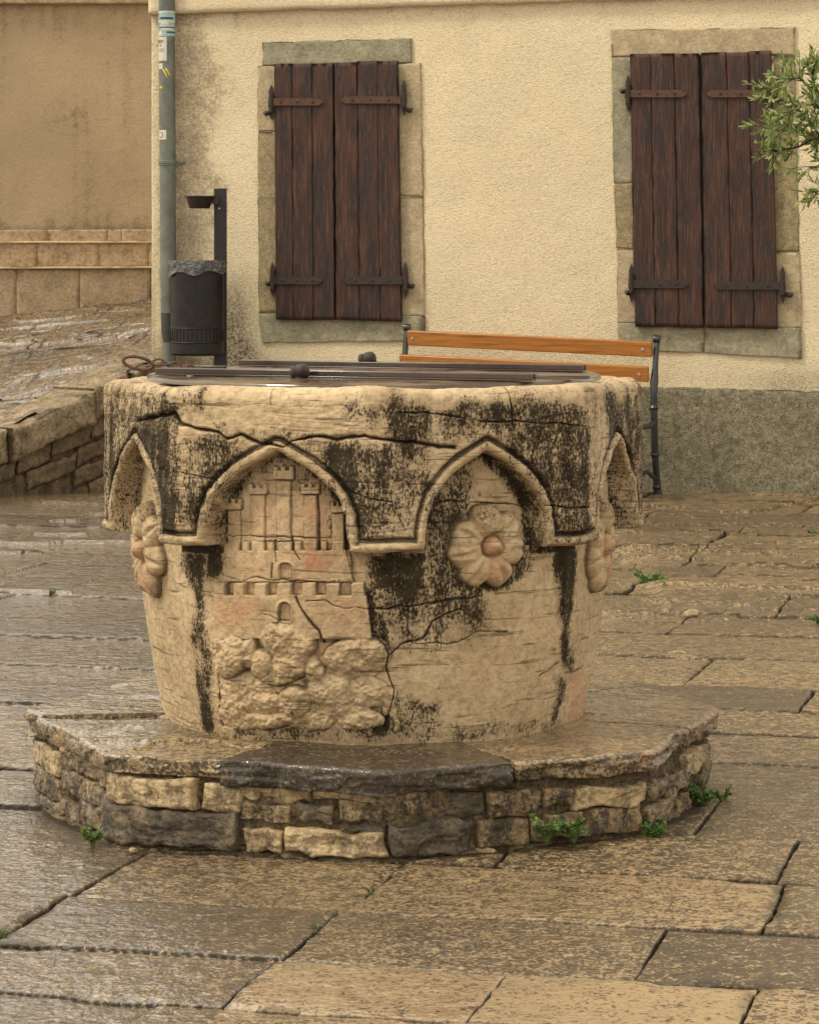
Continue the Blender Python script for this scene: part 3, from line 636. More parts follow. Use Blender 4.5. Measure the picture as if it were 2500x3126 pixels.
# ------------------------------------------------------------------ lid with bars, knobs
def build_lid():
    root = empty('metal_lid', (WX, WY, .973)); root.rotation_euler = (R(.8), 0, 0); tag(root, 'round dark wet metal lid with raised bars and two knobs lying on the well rim', 'lid')
    L = np.array(root.location); zt = .014
    m = MB(); prof = [(.001, zt + .004), (.25, zt + .003), (.50, zt), (.530, zt - .001), (.534, zt - .006), (.534, zt - .011), (.50, zt - .012), (.001, zt - .012)]
    m.lathe((0, 0, 0), prof, 96); m.build('lid_plate', M['lid'], root, bevel=0)
    d = np.array((.94, -.335, 0)); d /= np.linalg.norm(d); n = np.array((-d[1], d[0], 0))
    def bar(p0, p1, w_=.020, h_=.012, nm='bar'):
        p0, p1 = np.array((*p0, 0)), np.array((*p1, 0)); c = (p0 + p1) / 2; hl = np.linalg.norm(p1 - p0) / 2
        m = MB()
        m.box(c + (0, 0, zt + .004), [d * hl, n * w_, (0, 0, .002)])
        m.box(c + (0, 0, zt + .006 + h_ / 2) - n * (w_ - .005), [d * hl, n * .004, (0, 0, h_ / 2)])
        m.box(c + (0, 0, zt + .006 + h_ / 2) + n * (w_ - .005), [d * hl, n * .004, (0, 0, h_ / 2)])
        m.build(nm, M['bar'], root, bevel=.0015)
    bar((-.50, -.10), (.36, -.405)); bar((-.335, .34), (.50, .045)); bar((-.44, .16), (-.36, .13), .012, .006)
    bar((.38, -.33), (.47, -.23), .010, .003)
    for k in range(7):                                # rivets
        t = (k + .5) / 7; 
        for (a, b) in (((-.50, -.10), (.36, -.405)), ((-.335, .34), (.50, .045))):
            p = np.array(a) * (1 - t) + np.array(b) * t + n[:2] * .034
            m = MB(); m.lathe((p[0], p[1], zt + .001), [(.001, .006), (.005, .005), (.008, .001), (.009, 0)], 12); m.build('rivet', M['screw'], root)
    for (x, y, kz) in ((-.165, -.268, .016), (-.02, .229, .024)):
        sc = .8   # turned iron knobs standing on a bar
        m = MB(); ax = np.array((.9, -.25, .18)); ax /= np.linalg.norm(ax)
        c = np.array((x, y, zt + kz))
        m.lathe(c - ax * .026 * sc, [(.001, 0), (.011, .001), (.015, .004), (.0155, .011), (.013, .014), (.0165, .017), (.0175, .030), (.015, .038), (.010, .042), (.001, .043)], 20, ax)
        m.tube([(x, y, zt), (x, y, zt + .03)], [.014, .009], 12)
        m.build('knob', M['iron'], root)
    # hasp ring and chain at the left end
    r2 = empty('shackle_chain', (WX - .55, WY, .99)); tag(r2, 'rusty oval ring with short chain resting on the left end of the well lid', 'chain')
    o = np.array(r2.location)
    m = MB(); pts = []
    for t in np.linspace(0, 2 * math.pi, 29):
        pts.append(np.array((-.005 + .034 * math.cos(t), -.02 + .006 * math.cos(t), .022 + .0145 * math.sin(t) - .006 * math.cos(t))))
    m.tube(pts, .0042, 8, cap=False); m.build('ring', M['lidiron'], r2)
    for i in range(6):
        c = np.array((.043 + .018 * i, -.025 + .002 * i, .024 - .0035 * i)); m = MB(); pts = []
        for t in np.linspace(0, 2 * math.pi, 17):
            u, v = .014 * math.cos(t), .007 * math.sin(t)
            pts.append(c + (np.array((u, v * .9, v * .3)) if i % 2 else np.array((u, v * .25, v))))
        m.tube(pts, .0028, 7, cap=False); m.build('chain_link', M['lidiron'], r2)
build_lid()

# ------------------------------------------------------------------ stepped base of the well
def build_plinth():
    root = empty('octagonal_plinth', (WX, WY, 0)); tag(root, 'low octagonal rubble masonry base capped with broken wet slabs under the well', 'stone base')
    AP = .808 * math.cos(R(22.5)); L = np.array(root.location)
    def ring_pt(ph, ap, z): r = octr(np.radians(ph), ap, .01); return np.array((WX + r * math.sin(R(ph)), WY - r * math.cos(R(ph)), z))
    # mortar core
    ph = np.linspace(-180, 180, 900, endpoint=False); pr = np.radians(ph)[None, :]; zz = np.linspace(-.03, .155, 70)[:, None]
    r0 = octr(pr, AP * .980, .012); X, Y, Z = np.broadcast_arrays(r0 * np.sin(pr), -r0 * np.cos(pr), zz)
    rr = r0 + .010 * fbm(X, Y, Z, 22, 5, 200, .65) + .006 * np.round(1.5 * vn(X * 30, Y * 30, Z * 45, 204)) + .03 * ss(.02, -.02, Z) 
    G = np.stack([rr * np.sin(pr), -rr * np.cos(pr), Z], -1)
    top = np.stack([.5 * np.sin(pr[0]), -.5 * np.cos(pr[0]), .150 + 0 * ph], -1)[None]
    G = np.concatenate([G, top], 0)
    link('mortar_core', raw_mesh('mortar_core', G, gquads(G.shape[0], 900, True)), M['mortar'], root)
    # face stones given by where they lie along the octagon (photo pixels used as a ruler on the near faces)
    def px_phi(x, ap=.80):
        lo, hi = -95., 95.
        for _ in range(40):
            md = (lo + hi) / 2; p = ring_pt(md, ap * math.cos(R(22.5)), 0)
            if CX + p[0] / p[1] * F < x: lo = md
            else: hi = md
        return (lo + hi) / 2
    def zof(x, y):
        p = ring_pt(px_phi(x), AP, 0); return H - (y - HY) * p[1] / F
    def block(ph0, ph1, zt0, zt1, zb0, zb1, mat, sd, proud=.0, chunk=.0028):
        sub = max(8, int(abs(ph1 - ph0) * 3.5)); phs = np.linspace(ph0, ph1, sub + 1); ny = 20
        t = np.linspace(0, 1, sub + 1)
        r_ = octr(np.radians(phs), AP, .012) + proud
        u = np.r_[0, np.arange(sub + 1), sub]; v = np.r_[0, np.linspace(0, 1, ny + 1), 1]
        tt = t[u][None, :]; vv = v[:, None]
        zz_ = (1 - vv) * (zt0 * (1 - tt) + zt1 * tt) + vv * (zb0 * (1 - tt) + zb1 * tt)
        pr_ = np.radians(phs[u])[None, :] + 0 * vv; rr_ = r_[u][None, :] + 0 * vv
        X, Y = rr_ * np.sin(pr_), -rr_ * np.cos(pr_)
        ln = np.radians(abs(ph1 - ph0)) * .78; ex = np.minimum(tt, 1 - tt) * ln + 0 * vv; ey = np.minimum(vv, 1 - vv) * (zt0 - zb0) + 0 * tt
        e = np.minimum(ex, ey); jf = np.exp(-e / .012)
        pr_ = pr_ + jf * .012 * (vn(X * 25, Y * 25, zz_ * 25, sd) ) ; zz_ = zz_ + jf * .009 * vn(X * 28, Y * 28, zz_ * 28, sd + 1)
        rg = 1 - 2 * np.abs(fbm(X, Y, zz_, 13, 4, sd + 2, .6)); dd = .007 * rg - .004 + .005 * fbm(X, Y, zz_ * 2.2, 30, 4, sd + 4, .65) + chunk * np.round(2.2 * vn(X * 12, Y * 12, zz_ * 34, sd + 3)) - .0045 * np.exp(-e / .003)
        nr, nc = zz_.shape; ir = np.arange(nr)[:, None]; ic = np.arange(nc)[None, :]
        ring = np.minimum(np.minimum(ir, nr - 1 - ir), np.minimum(ic, nc - 1 - ic))
        rr_ = rr_ + np.where(ring == 0, -.07, dd)
        g = np.stack([rr_ * np.sin(pr_), -rr_ * np.cos(pr_), zz_], -1)
        pobj('stone_block', g, M[mat], root)
    A6 = lambda x0, x1, y0, y1, m, p=0.: (50 + x0 * .696, 50 + x1 * .696, 2050 + y0 * .696, 2050 + y1 * .696, m, p)
    A7 = lambda x0, x1, y0, y1, m, p=0.: (1150 + x0 * .696, 1150 + x1 * .696, 2050 + y0 * .696, 2050 + y1 * .696, m, p)
    st = [A6(430, 795, 458, 592, 'rub_c', .012), A6(832, 985, 505, 612, 'rub_c', .003), A6(412, 985, 604, 768, 'rub_d', .012), A6(1008, 1172, 690, 792, 'rub_c', .006), A6(1196, 1620, 698, 812, 'rub_c', .008),
          A6(985, 1205, 575, 665, 'rub_b', -.004), A6(1215, 1400, 575, 665, 'rub_d', -.008), A6(1410, 1615, 572, 665, 'rub_b', -.003), A6(965, 1290, 485, 566, 'rub_c', -.004), A6(1300, 1640, 490, 566, 'rub_c', -.006),
          A6(212, 425, 370, 470, 'rub_b', .0), A6(215, 425, 480, 570, 'rub_b', .003), A6(300, 402, 580, 690, 'rub_b', .005), A6(215, 295, 580, 680, 'rub_b', 0), A6(120, 210, 560, 640, 'rub_b', 0), A6(100, 205, 440, 550, 'rub_b', 0), A6(98, 206, 330, 430, 'rub_c', .003), A6(640, 820, 470, 500, 'rub_b', -.01),
          A7(62, 405, 662, 806, 'rub_d', .006), A7(-70, 55, 660, 760, 'rub_d', -.006), A7(-20, 225, 520, 648, 'rub_b', -.008), A7(235, 475, 525, 645, 'rub_d', -.008), A7(482, 700, 525, 640, 'rub_b', .004), A7(435, 655, 650, 770, 'rub_b', .004),
          A7(718, 846, 508, 592, 'rub_b', .004), A7(858, 1163, 506, 592, 'rub_c', .010), A7(668, 722, 655, 745, 'rub_c', .004), A7(735, 1148, 604, 715, 'rub_b', .006),
          A7(1172, 1262, 470, 560, 'rub_b', 0), A7(1270, 1360, 440, 530, 'rub_b', 0), A7(1180, 1300, 570, 650, 'rub_b', 0), A7(1305, 1400, 540, 600, 'rub_b', 0), A7(1335, 1412, 345, 445, 'rub_c', .002), A7(1412, 1456, 310, 480, 'rub_b', 0), A7(1175, 1330, 655, 700, 'rub_b', .004)]
    for i, (x0, x1, y0, y1, mt, pr_) in enumerate(st):
        p0, p1 = px_phi(x0), px_phi(x1)
        xm = (x0 + x1) / 2
        tl = zof(xm, y0) ; bl = zof(xm, y1)
        block(p0, p1, min(tl, .15), min(tl, .15) - .003, max(bl, -.01), max(bl, -.01), mt, 300 + i * 5, pr_)
    k = 0
    for course in range(3):                            # far side
        p = 96 + 5 * course
        while p < 262:
            wd = random.uniform(7, 15); block(p, min(p + wd, 264), .145 - course * .05, .145 - course * .05, .10 - course * .05, .10 - course * .05, random.choice(['rub_b', 'rub_b', 'rub_c']), 600 + k * 7); p += wd + 1; k += 1
    # cap slabs: angular extent, lift, overhang, thickness, material
    M['slab_warm'] = slabmat('warm_wet_cap_slab', 1.0); M['slab_dark'] = slabmat('dark_wet_cap_slab', .36)
    caps = [(-93, -80.5, .004, .004, .058, 'slab_warm'), (-80, -25, .0, .0, .040, 'slab_warm'), (-24.4, 23.2, .001, .004, .052, 'slab_dark'), (23.8, 70, -.001, .002, .040, 'slab_warm'), (70.6, 118, .0, .0, .05, 'slab_warm'),
            (118.6, 160, 0, 0, .05, 'slab_warm'), (160.6, 205, 0, 0, .055, 'slab_warm'), (205.6, 266.4, 0, 0, .05, 'slab_warm')]
    for i, (a0, a1, lift, ov, th, mt) in enumerate(caps):
        nc = int((a1 - a0) * 5) + 2; ph = np.radians(np.linspace(a0, a1, nc))[None, :]
        ro = octr(ph, AP + ov + .012, .006); cxn, cyn = np.sin(ph), -np.cos(ph); Xo, Yo = ro * cxn, ro * cyn
        bite = .014 * np.clip(vn(Xo * 9, Yo * 9, i + 0 * Xo, 410), -1, .2) + .002 * vn(Xo * 40, Yo * 40, i + 0 * Xo, 411)
        zt = .193 + lift + .004 * vn(Xo * 3, Yo * 3, 0 * Xo, 415)
        rows = []; at = []
        for q in np.linspace(0, 1, 60):
            rad = .46 * (1 - q) + (ro - .006 + bite) * q
            X, Y = rad * cxn, rad * cyn
            n_ = .0022 * fbm(X, Y, 0 * X + i, 9, 5, 420, .6) - .004 * ss(.2, .5, vn(X * 7, Y * 11, 0 * X + i, 424)) - (.006 * ss(.0, .08, vn(X * 5, Y * 9, 0 * X, 425) - .18) if i == 1 else 0)
            rows.append(np.stack([X, Y, zt + n_], -1)[0])
            at.append(np.stack([(.44 if mt == 'slab_warm' else .22) + .2 * vn(X * 4, Y * 4, 0 * X, 427), 0 * X, ss(-.3, .2, vn(X * 3.2, Y * 3.2, 0 * X + 3, 426)) * (1. if i in (0, 1, 7) else .75) + 0 * X], -1)[0])
        for q in np.linspace(0, 1, 16)[1:]:
            zz_ = zt - .004 - (th + .008 * vn(Xo * 8, Yo * 8, 0 * Xo, 440 + i)) * q
            brk = .006 * fbm(Xo, Yo, zz_, 24, 4, 450, .6) + .006 * np.round(1.6 * vn(Xo * 11, Yo * 11, zz_ * 60, 455)) - .008 * q ** 2
            X = (ro + bite + brk) * cxn; Y = (ro + bite + brk) * cyn
            rows.append(np.stack([X, Y, zz_], -1)[0]); at.append(np.stack([(.52 if mt == 'slab_warm' else .24) + .15 * vn(X * 20, Y * 20, zz_ * 20, 458), .6 * ss(.15, .6, vn(X * 9, Y * 9, zz_ * 14, 459)), 0 * X], -1)[0])
        zz_ = rows[-1][None, :, 2]
        rows.append(np.stack([.5 * cxn, .5 * cyn, zz_], -1)[0]); at.append(np.stack([.4 + 0 * Xo, 0 * Xo, 0 * Xo], -1)[0])
        G = np.array(rows); nr = len(rows); Q = gquads(nr, nc)
        me = raw_mesh('cap_slab', G, Q, {'slab': np.array(at)})
        o = link('cap_slab', me, M[mt], root)
        # closed ends
        for cidx in (0, nc - 1):
            pts = [tuple(G[r_, cidx]) for r_ in range(nr)]
            bm_v = pts
            import bmesh
            bm = bmesh.new(); bm.from_mesh(me); bm.verts.ensure_lookup_table()
            try: bm.faces.new([bm.verts[r_ * nc + cidx] for r_ in range(nr)])
            except Exception: pass
            bm.to_mesh(me); bm.free()
def slabmat(name, k):
    return mat_pave(name, (1.05 * k + (.1 if k < 1 else 0), 1.05 * k + (.1 if k < 1 else 0), 1.03 * k + (.12 if k < 1 else 0)), 1.0, .9)
build_plinth()

# ------------------------------------------------------------------ wet paving of the square
def aq(x, y): return x * cT - y * sT, x * sT + y * cT
def build_ground():
    cols = 1150; rows = 860
    xs = np.linspace(-900, 3400, cols)[None, :]; yy = np.linspace(1, 0, rows)[:, None]
    Y = 1 / (1 / 16.6 + (1 / 4.15 - 1 / 16.6) * yy)        # even steps as they shrink with distance
    X = (xs - CX) / F * Y; Y = Y + 0 * X
    a, q = aq(X, Y)
    j = .005 * vn(X * 4, Y * 4, 0 * X, 500) + .002 * vn(X * 24, Y * 24, 0 * X, 501); a_, q_ = a + j, q + j
    rl = np.array([2.5, 3.1, 3.7, 4.37, 4.69, 5.08, 5.53, 5.95, 6.41, 6.9, 7.35, 7.75, 8.11, 8.77, 9.35, 9.93, 10.5, 11.03, 11.45, 12.06, 12.7, 13.3, 14.0, 14.7, 15.3, 16.2, 17.5])
    ri = np.clip(np.searchsorted(rl, q_) - 1, 0, len(rl) - 2)
    dq = np.minimum(q_ - rl[ri], rl[ri + 1] - q_)
    fixed = {3: [-2.6, -1.98, -1.41, -.992, -.558, .05], 4: [-1.955, -1.40, -.772, -.15, .5], 5: [-2.5, -1.95, -1.39, -.60, .1], 6: [-1.9, -1.2, -.62, .0], 18: [-3.8, -3.1, -2.4, -1.69, -.9, -.1], 19: [-3.6, -2.9, -2.2, -1.66, -.8, .0], 20: [-3.9, -3.1, -2.5, -1.6, -.9]}
    da = np.full(X.shape, 9.); T = np.zeros(X.shape); lift = np.zeros(X.shape); gw = np.zeros(X.shape); rs = random.Random(5)
    for r_ in range(len(rl) - 1):
        m_ = ri == r_
        js = list(fixed.get(r_, []))
        if not js:
            p = -9 + rs.random()
            while p < 5: js.append(p); p += rs.uniform(.5, 1.05) * (.75 + .05 * r_)
        js = np.array(sorted([-9.5] + js + [5.5])); am = a_[m_]
        k = np.clip(np.searchsorted(js, am) - 1, 0, len(js) - 2)
        da[m_] = np.minimum(am - js[k], js[k + 1] - am)
        tn = np.array([rs.gauss(0, .13) for _ in js]); ln = np.array([rs.gauss(0, .0022) for _ in js]); tl = np.array([rs.gauss(0, .004) for _ in js]); t2 = np.array([rs.gauss(0, .003) for _ in js])
        T[m_] = tn[k]; lift[m_] = ln[k] + tl[k] * np.minimum(am - js[k], .8) + t2[k] * (q_[m_] - rl[r_]) * 2
        gw[m_] = .0030 + .0025 * (vn(a[m_] * 3, q[m_] * 3, 0 * am, 510)) + .00045 * np.maximum(q[m_] - 6, 0)
    d = np.minimum(dq * .62, da); wd = gw + .002 * vn(X * 30, Y * 30, 0 * X, 511)
    g = ss(1.25, .55, d / np.maximum(wd, .002))
    big = fbm(X, Y, 0 * X, 1.1, 3, 520); med = fbm(X, Y, 0 * X, 9, 4, 530, .55)
    chip = ss(.3, .6, vn(X * 4, Y * 4, 0 * X, 540)) * ss(.03, .0, d)
    pit = fbm(X * cT - Y * sT, (X * sT + Y * cT), 0 * X, 34, 3, 545, .6)
    Z = lift + .008 * big + .0018 * med + .0013 * pit - np.where(dq * .62 < da, .0035, .011) * g - .005 * chip - .001 * np.exp(-(d / .012) ** 2)
    far = ss(9.4, 10.2, q)
    Z = Z + .015 * far * np.round(1.5 * vn(a * 1.1, q * 1.8, 0 * X, 550)) * ss(0, .3, X)   # broken, stepped stones towards the facade
    brk = np.clip(vn(a * 2.3, q * 5.5, 0 * X, 552), 0, 1); Z = Z + .012 * far * (brk > .35)
    Z = Z + .02 * ss(9.9, 9.96, q_) * ss(.9, 1.0, X)
    rwell = np.hypot(X - WX, Y - WY); Z = Z - .03 * ss(.72, .68, rwell)
    T = .34 + T + .10 * big
    T = T + .34 * (ri <= 3) * (a_ > -1.4) - .08 * ((ri == 4) & (a_ > -1.4)) - .10 * ss(.0, -.8, X)
    J = np.clip(ss(1.35, .7, d / np.maximum(wd, .002)) * np.where(dq * .62 < da, .8, 1) + .55 * chip * (med > -.1), 0, 1)
    J = np.maximum(J, .8 * ss(.80, .77, rwell) )
    dirt = ss(.86, .78, rwell) * .5; J = np.maximum(J, dirt * (.6 + .4 * med))
    W = ss(-.25, .45, fbm(X, Y, 0 * X, 1.7, 4, 560) - .15 * (X > .1)) * (1 - .5 * ss(.3, 1.6, X)) + .75 * ss(.4, -.5, X)
    at = np.stack([np.clip(T, 0, 1), J, np.clip(W, 0, 1)], -1)
    me = raw_mesh('paving', np.stack([X, Y, Z], -1), gquads(rows, cols), {'slab': at})
    tag(link('paving', me, M['pave']), 'wet worn limestone paving slabs of the square', None, None, 'structure')
    # broad ground sheet below, out to the horizon
    n = 60; u = np.linspace(-1, 1, n); gx = (np.sign(u) * np.abs(u) ** 2.5 * 150)[None, :] + 0 * u[:, None]; gy = (np.sign(u) * np.abs(u) ** 2.5 * 150 + 10)[:, None] + 0 * u[None, :]
    at = np.stack([.42 + 0 * gx, 0 * gx, .3 + 0 * gx], -1)
    me = raw_mesh('ground', np.stack([gx, gy, -.09 + 0 * gx], -1), gquads(n, n), {'slab': at})
    tag(link('ground', me, M['pave']), 'wet paved ground around the square', None, None, 'structure')
build_ground()

# ------------------------------------------------------------------ terrace on the left: sloping paving, retaining wall, steps, far wall
def tz(x, y):                                         # pixels for edge points
    return x, y
def build_terrace():
    n_s, n_t = 420, 420
    s = np.linspace(-1.6, 1.25, n_s)[None, :]; t = np.linspace(0, 1, n_t)[:, None]
    # near edge from A (photo x=0) to B (the house corner); far edge along the foot of the steps
    A = ray(0, 1333, 15.4); B = ray(470, 1114, 16.1)
    C_ = ray(0, 962, 18.5); D_ = ray(470, 903, 18.5)
    near = A[None, None, :] + s[..., None] * (B - A); fard = C_[None, None, :] + s[..., None] * (D_ - C_)
    s3 = np.clip(s, -1.6, 1.0)[..., None]
    nz = (A + s3 * (B - A))[..., 2]; fz = (C_ + s3 * (D_ - C_))[..., 2]
    G = near * (1 - t[..., None]) + fard * t[..., None]
    G[..., 2] = np.maximum(nz * (1 - t) + fz * t, -.1)
    X, Y, Z = G[..., 0], G[..., 1], G[..., 2]
    a, q = aq(X, Y)
    st = np.round(3 * vn(a * 1.2, q * 3.0, 0 * X, 700)) / 3
    rw = (q * 1.9 + .5 * vn(a * 1.5, q * .8, 0 * X, 703)) % 1
    G[..., 2] = Z + .040 * st + .022 * ss(0, 1, rw) - .012 * ss(.05, .0, np.minimum(rw, 1 - rw)) + .010 * fbm(X, Y, 0 * X, 7, 4, 706, .6) + .012 * np.abs(vn(a * 4, q * 7, 0 * X, 709))
    jn = (a * 1.4 + .4 * np.floor(q * 1.9)) % 1
    J = np.maximum(ss(.09, .02, np.minimum(rw, 1 - rw)), .6 * ss(.03, .0, np.minimum(jn, 1 - jn)))
    ck = np.abs(vn(a * 1.6, q * 5.5, 0 * X, 715) + .3 * vn(a * 7, q * 14, 0 * X, 716)); J = np.maximum(J, ss(.07, .02, ck) * ss(-.2, .2, vn(a * 1.1, q * 1.4, 0 * X, 717)))
    G[..., 2] = G[..., 2] - .010 * ss(.09, .0, ck)
    at = np.stack([.47 + .12 * st + .1 * vn(a * 3, q * 3, 0 * X, 711), J * .85, ss(-.2, .4, vn(a * 1.5, q * 2.5, 0 * X, 712))], -1)
    tag(link('terrace_paving', raw_mesh('terrace_paving', G, gquads(n_t, n_s), {'slab': at}), M['ramp']), 'rough wet stone paving of the sloping terrace on the left', None, None, 'structure')
    # retaining wall
    root = empty('retaining_wall', (A + B) / 2 * np.array((1, 1, 0))); L = np.array(root.location)
    tag(root, 'dark wet rubble retaining wall with stone coping below the terrace at left', 'wall')
    d = B - A; d[2] = 0; ln = np.linalg.norm(d); d /= ln; nrm = np.array((d[1], -d[0], 0))
    def P(s_, z, off=0): p = A + s_ * (B - A) + nrm * off; return np.array((p[0], p[1], z)) - L
    zt = lambda s_: (A + s_ * (B - A))[2]
    cs = [(-1.6, -1.1), (-1.09, -.6), (-.59, -.28), (-.27, .02), (.03, .56), (.57, .80), (.81, 1.04)]
    for i, (s0, s1) in enumerate(cs):
        o_ = .10 if i % 2 == 0 else .06
        g = patch(P(s0, zt(s0) + .03, o_), P(s1, zt(s1) + .03, o_), P(s1, zt(s1) - .15, o_), P(s0, zt(s0) - .15, o_), nrm, .42, 30, 10, .012, .012, .012, 14, 720 + i, .006)
        pobj('coping_stone', g, M['coping'], root)
    core = patch(P(-1.6, zt(-1.6) - .12, -.03), P(1.05, zt(1.05) - .1, -.03), P(1.05, -.1, -.03), P(-1.6, -.1, -.03), nrm, .2, 160, 40, .02, 0, .0, 12, 730)
    pobj('wall_core', core, M['mortar'], root)
    rs = random.Random(3); k = 0
    for c in range(5):
        s_ = -1.6 + rs.random() * .1
        while s_ < 1.04:
            w_ = rs.uniform(.12, .34); s1 = min(s_ + w_, 1.04)
            z1 = min(zt(s_) - .16, 1) - c * .115; z0 = z1 - .105
            if z0 > -.06 and z1 > -.0:
                g = patch(P(s_, z1, rs.uniform(-.01, .02)), P(s1 - .012, min(z1 + (zt(s1) - zt(s_)) * .8, 1), rs.uniform(-.01, .02)), P(s1 - .012, z0 + (zt(s1) - zt(s_)) * .8, 0), P(s_, z0, 0), nrm, .08, 16, 8, .014, .010, .010, 16, 740 + k, .005)
                pobj('stone_block', g, M['wallrub'], root)
            s_ = s1; k += 1
    # steps
    root = empty('stone_steps', ray(235, 950, 18.5) * np.array((1, 1, 0))); L = np.array(root.location)
    tag(root, 'pale stone steps rising to the brown wall behind the terrace', 'steps')
    n = np.array((0, -1., 0))
    def riser(y0l, y0r, y1l, y1r, Z, joints, nose=True, sd=0):
        for i, (x0, x1) in enumerate(zip(joints[:-1], joints[1:])):
            f = lambda x, l, r: l + (r - l) * x / 460
            P4 = [ray(x0 + .3, f(x0, y0l, y0r), Z), ray(x1 - .3, f(x1, y0l, y0r), Z), ray(x1 - .3, f(x1, y1l, y1r), Z), ray(x0 + .3, f(x0, y1l, y1r), Z)]
            pobj('riser_stone', patch(*[p - L for p in P4], n, .25, 14, 8, .003, .0006, .0012, 12, 800 + sd + i), M['steps'], root)
        if nose:
            Zn = Z - .025
            a0, a1 = ray(joints[0], 0, Zn), ray(joints[-1], 0, Zn)
            z0 = ray(0, y0l, Zn)[2]; z1 = ray(460, y0r, Zn)[2]
            q = [np.array((a0[0], Zn, z0 + .010)), np.array((a1[0], Zn, z1 + .010)), np.array((a1[0], Zn, z1 - .004)), np.array((a0[0], Zn, z0 - .004))]
            pobj('nosing', patch(*[p - L for p in q], n, .42, 60, 2, .001, .001, .003, 12, 850 + sd), M['nose'], root)
    riser(822, 817, 1010, 960, 18.5, [-700, -330, -140, 52, 245, 462, 640], True, 0)
    riser(741, 740, 822, 817, 18.85, [-700, -260, -70, 115, 302, 455, 640], True, 20)
    riser(702, 700, 741, 740, 19.2, [-700, -240, 148, 330, 372, 640], False, 40)
    # far wall, plastered, with sky open above it
    nx, ny = 300, 300; Zf = 19.35
    u = np.linspace(-1400, 1400, nx)[None, :]; v = np.linspace(14, 760, ny)[:, None]
    X = (u - CX) * Zf / F + 0 * v; Zz = H - (v - HY) * Zf / F + 0 * u; Y = Zf + .012 * fbm(X, 0 * X, Zz, 1.5, 3, 900)
    D = .24 + .35 * ss(640, 705, v) * (1 + 0 * u) + .30 * ss(150, 10, v) * (.6 + .6 * vn(X * 3, 0 * X, Zz * .6, 905)) + .30 * np.exp(-((u - 200) / 130) ** 2 - ((v - 360) / 60) ** 2) + .15 * fbm(X, 0 * X, Zz, 2.2, 4, 906) + .16 * vn(X * 9, 0 * X, Zz * .8, 907) + .20 * vn(X * 26, 0 * X, Zz * 1.5, 908) + .06 + .12 * np.exp(-((u - 120) / 150) ** 2 - ((v - 70) / 60) ** 2)
    Cc = .35 * ss(680, 702, v) + 0 * u
    G = np.stack([X, Y, Zz], -1)[::-1]; at = np.stack([np.clip(D, 0, 1), 0 * X, Cc], -1)[::-1]
    top = G[-1:].copy(); top[..., 1] += .5; G = np.concatenate([G, top], 0); at = np.concatenate([at, at[-1:]], 0)
    o = link('far_wall', raw_mesh('far_wall', G, gquads(ny + 1, nx), {'stain_shade': at}), M['farplaster'])
    tag(o, 'stained brown plaster wall behind the steps on the far left', 'wall')
    m = MB(); zc = H - (14 - HY) * Zf / F
    m.box((-2.5, Zf + .2, zc + .05), [(3.5, 0, 0), (0, .27, 0), (0, 0, .05)]); c = m.build('coping', M['steps'], o, bevel=.01)
build_terrace()

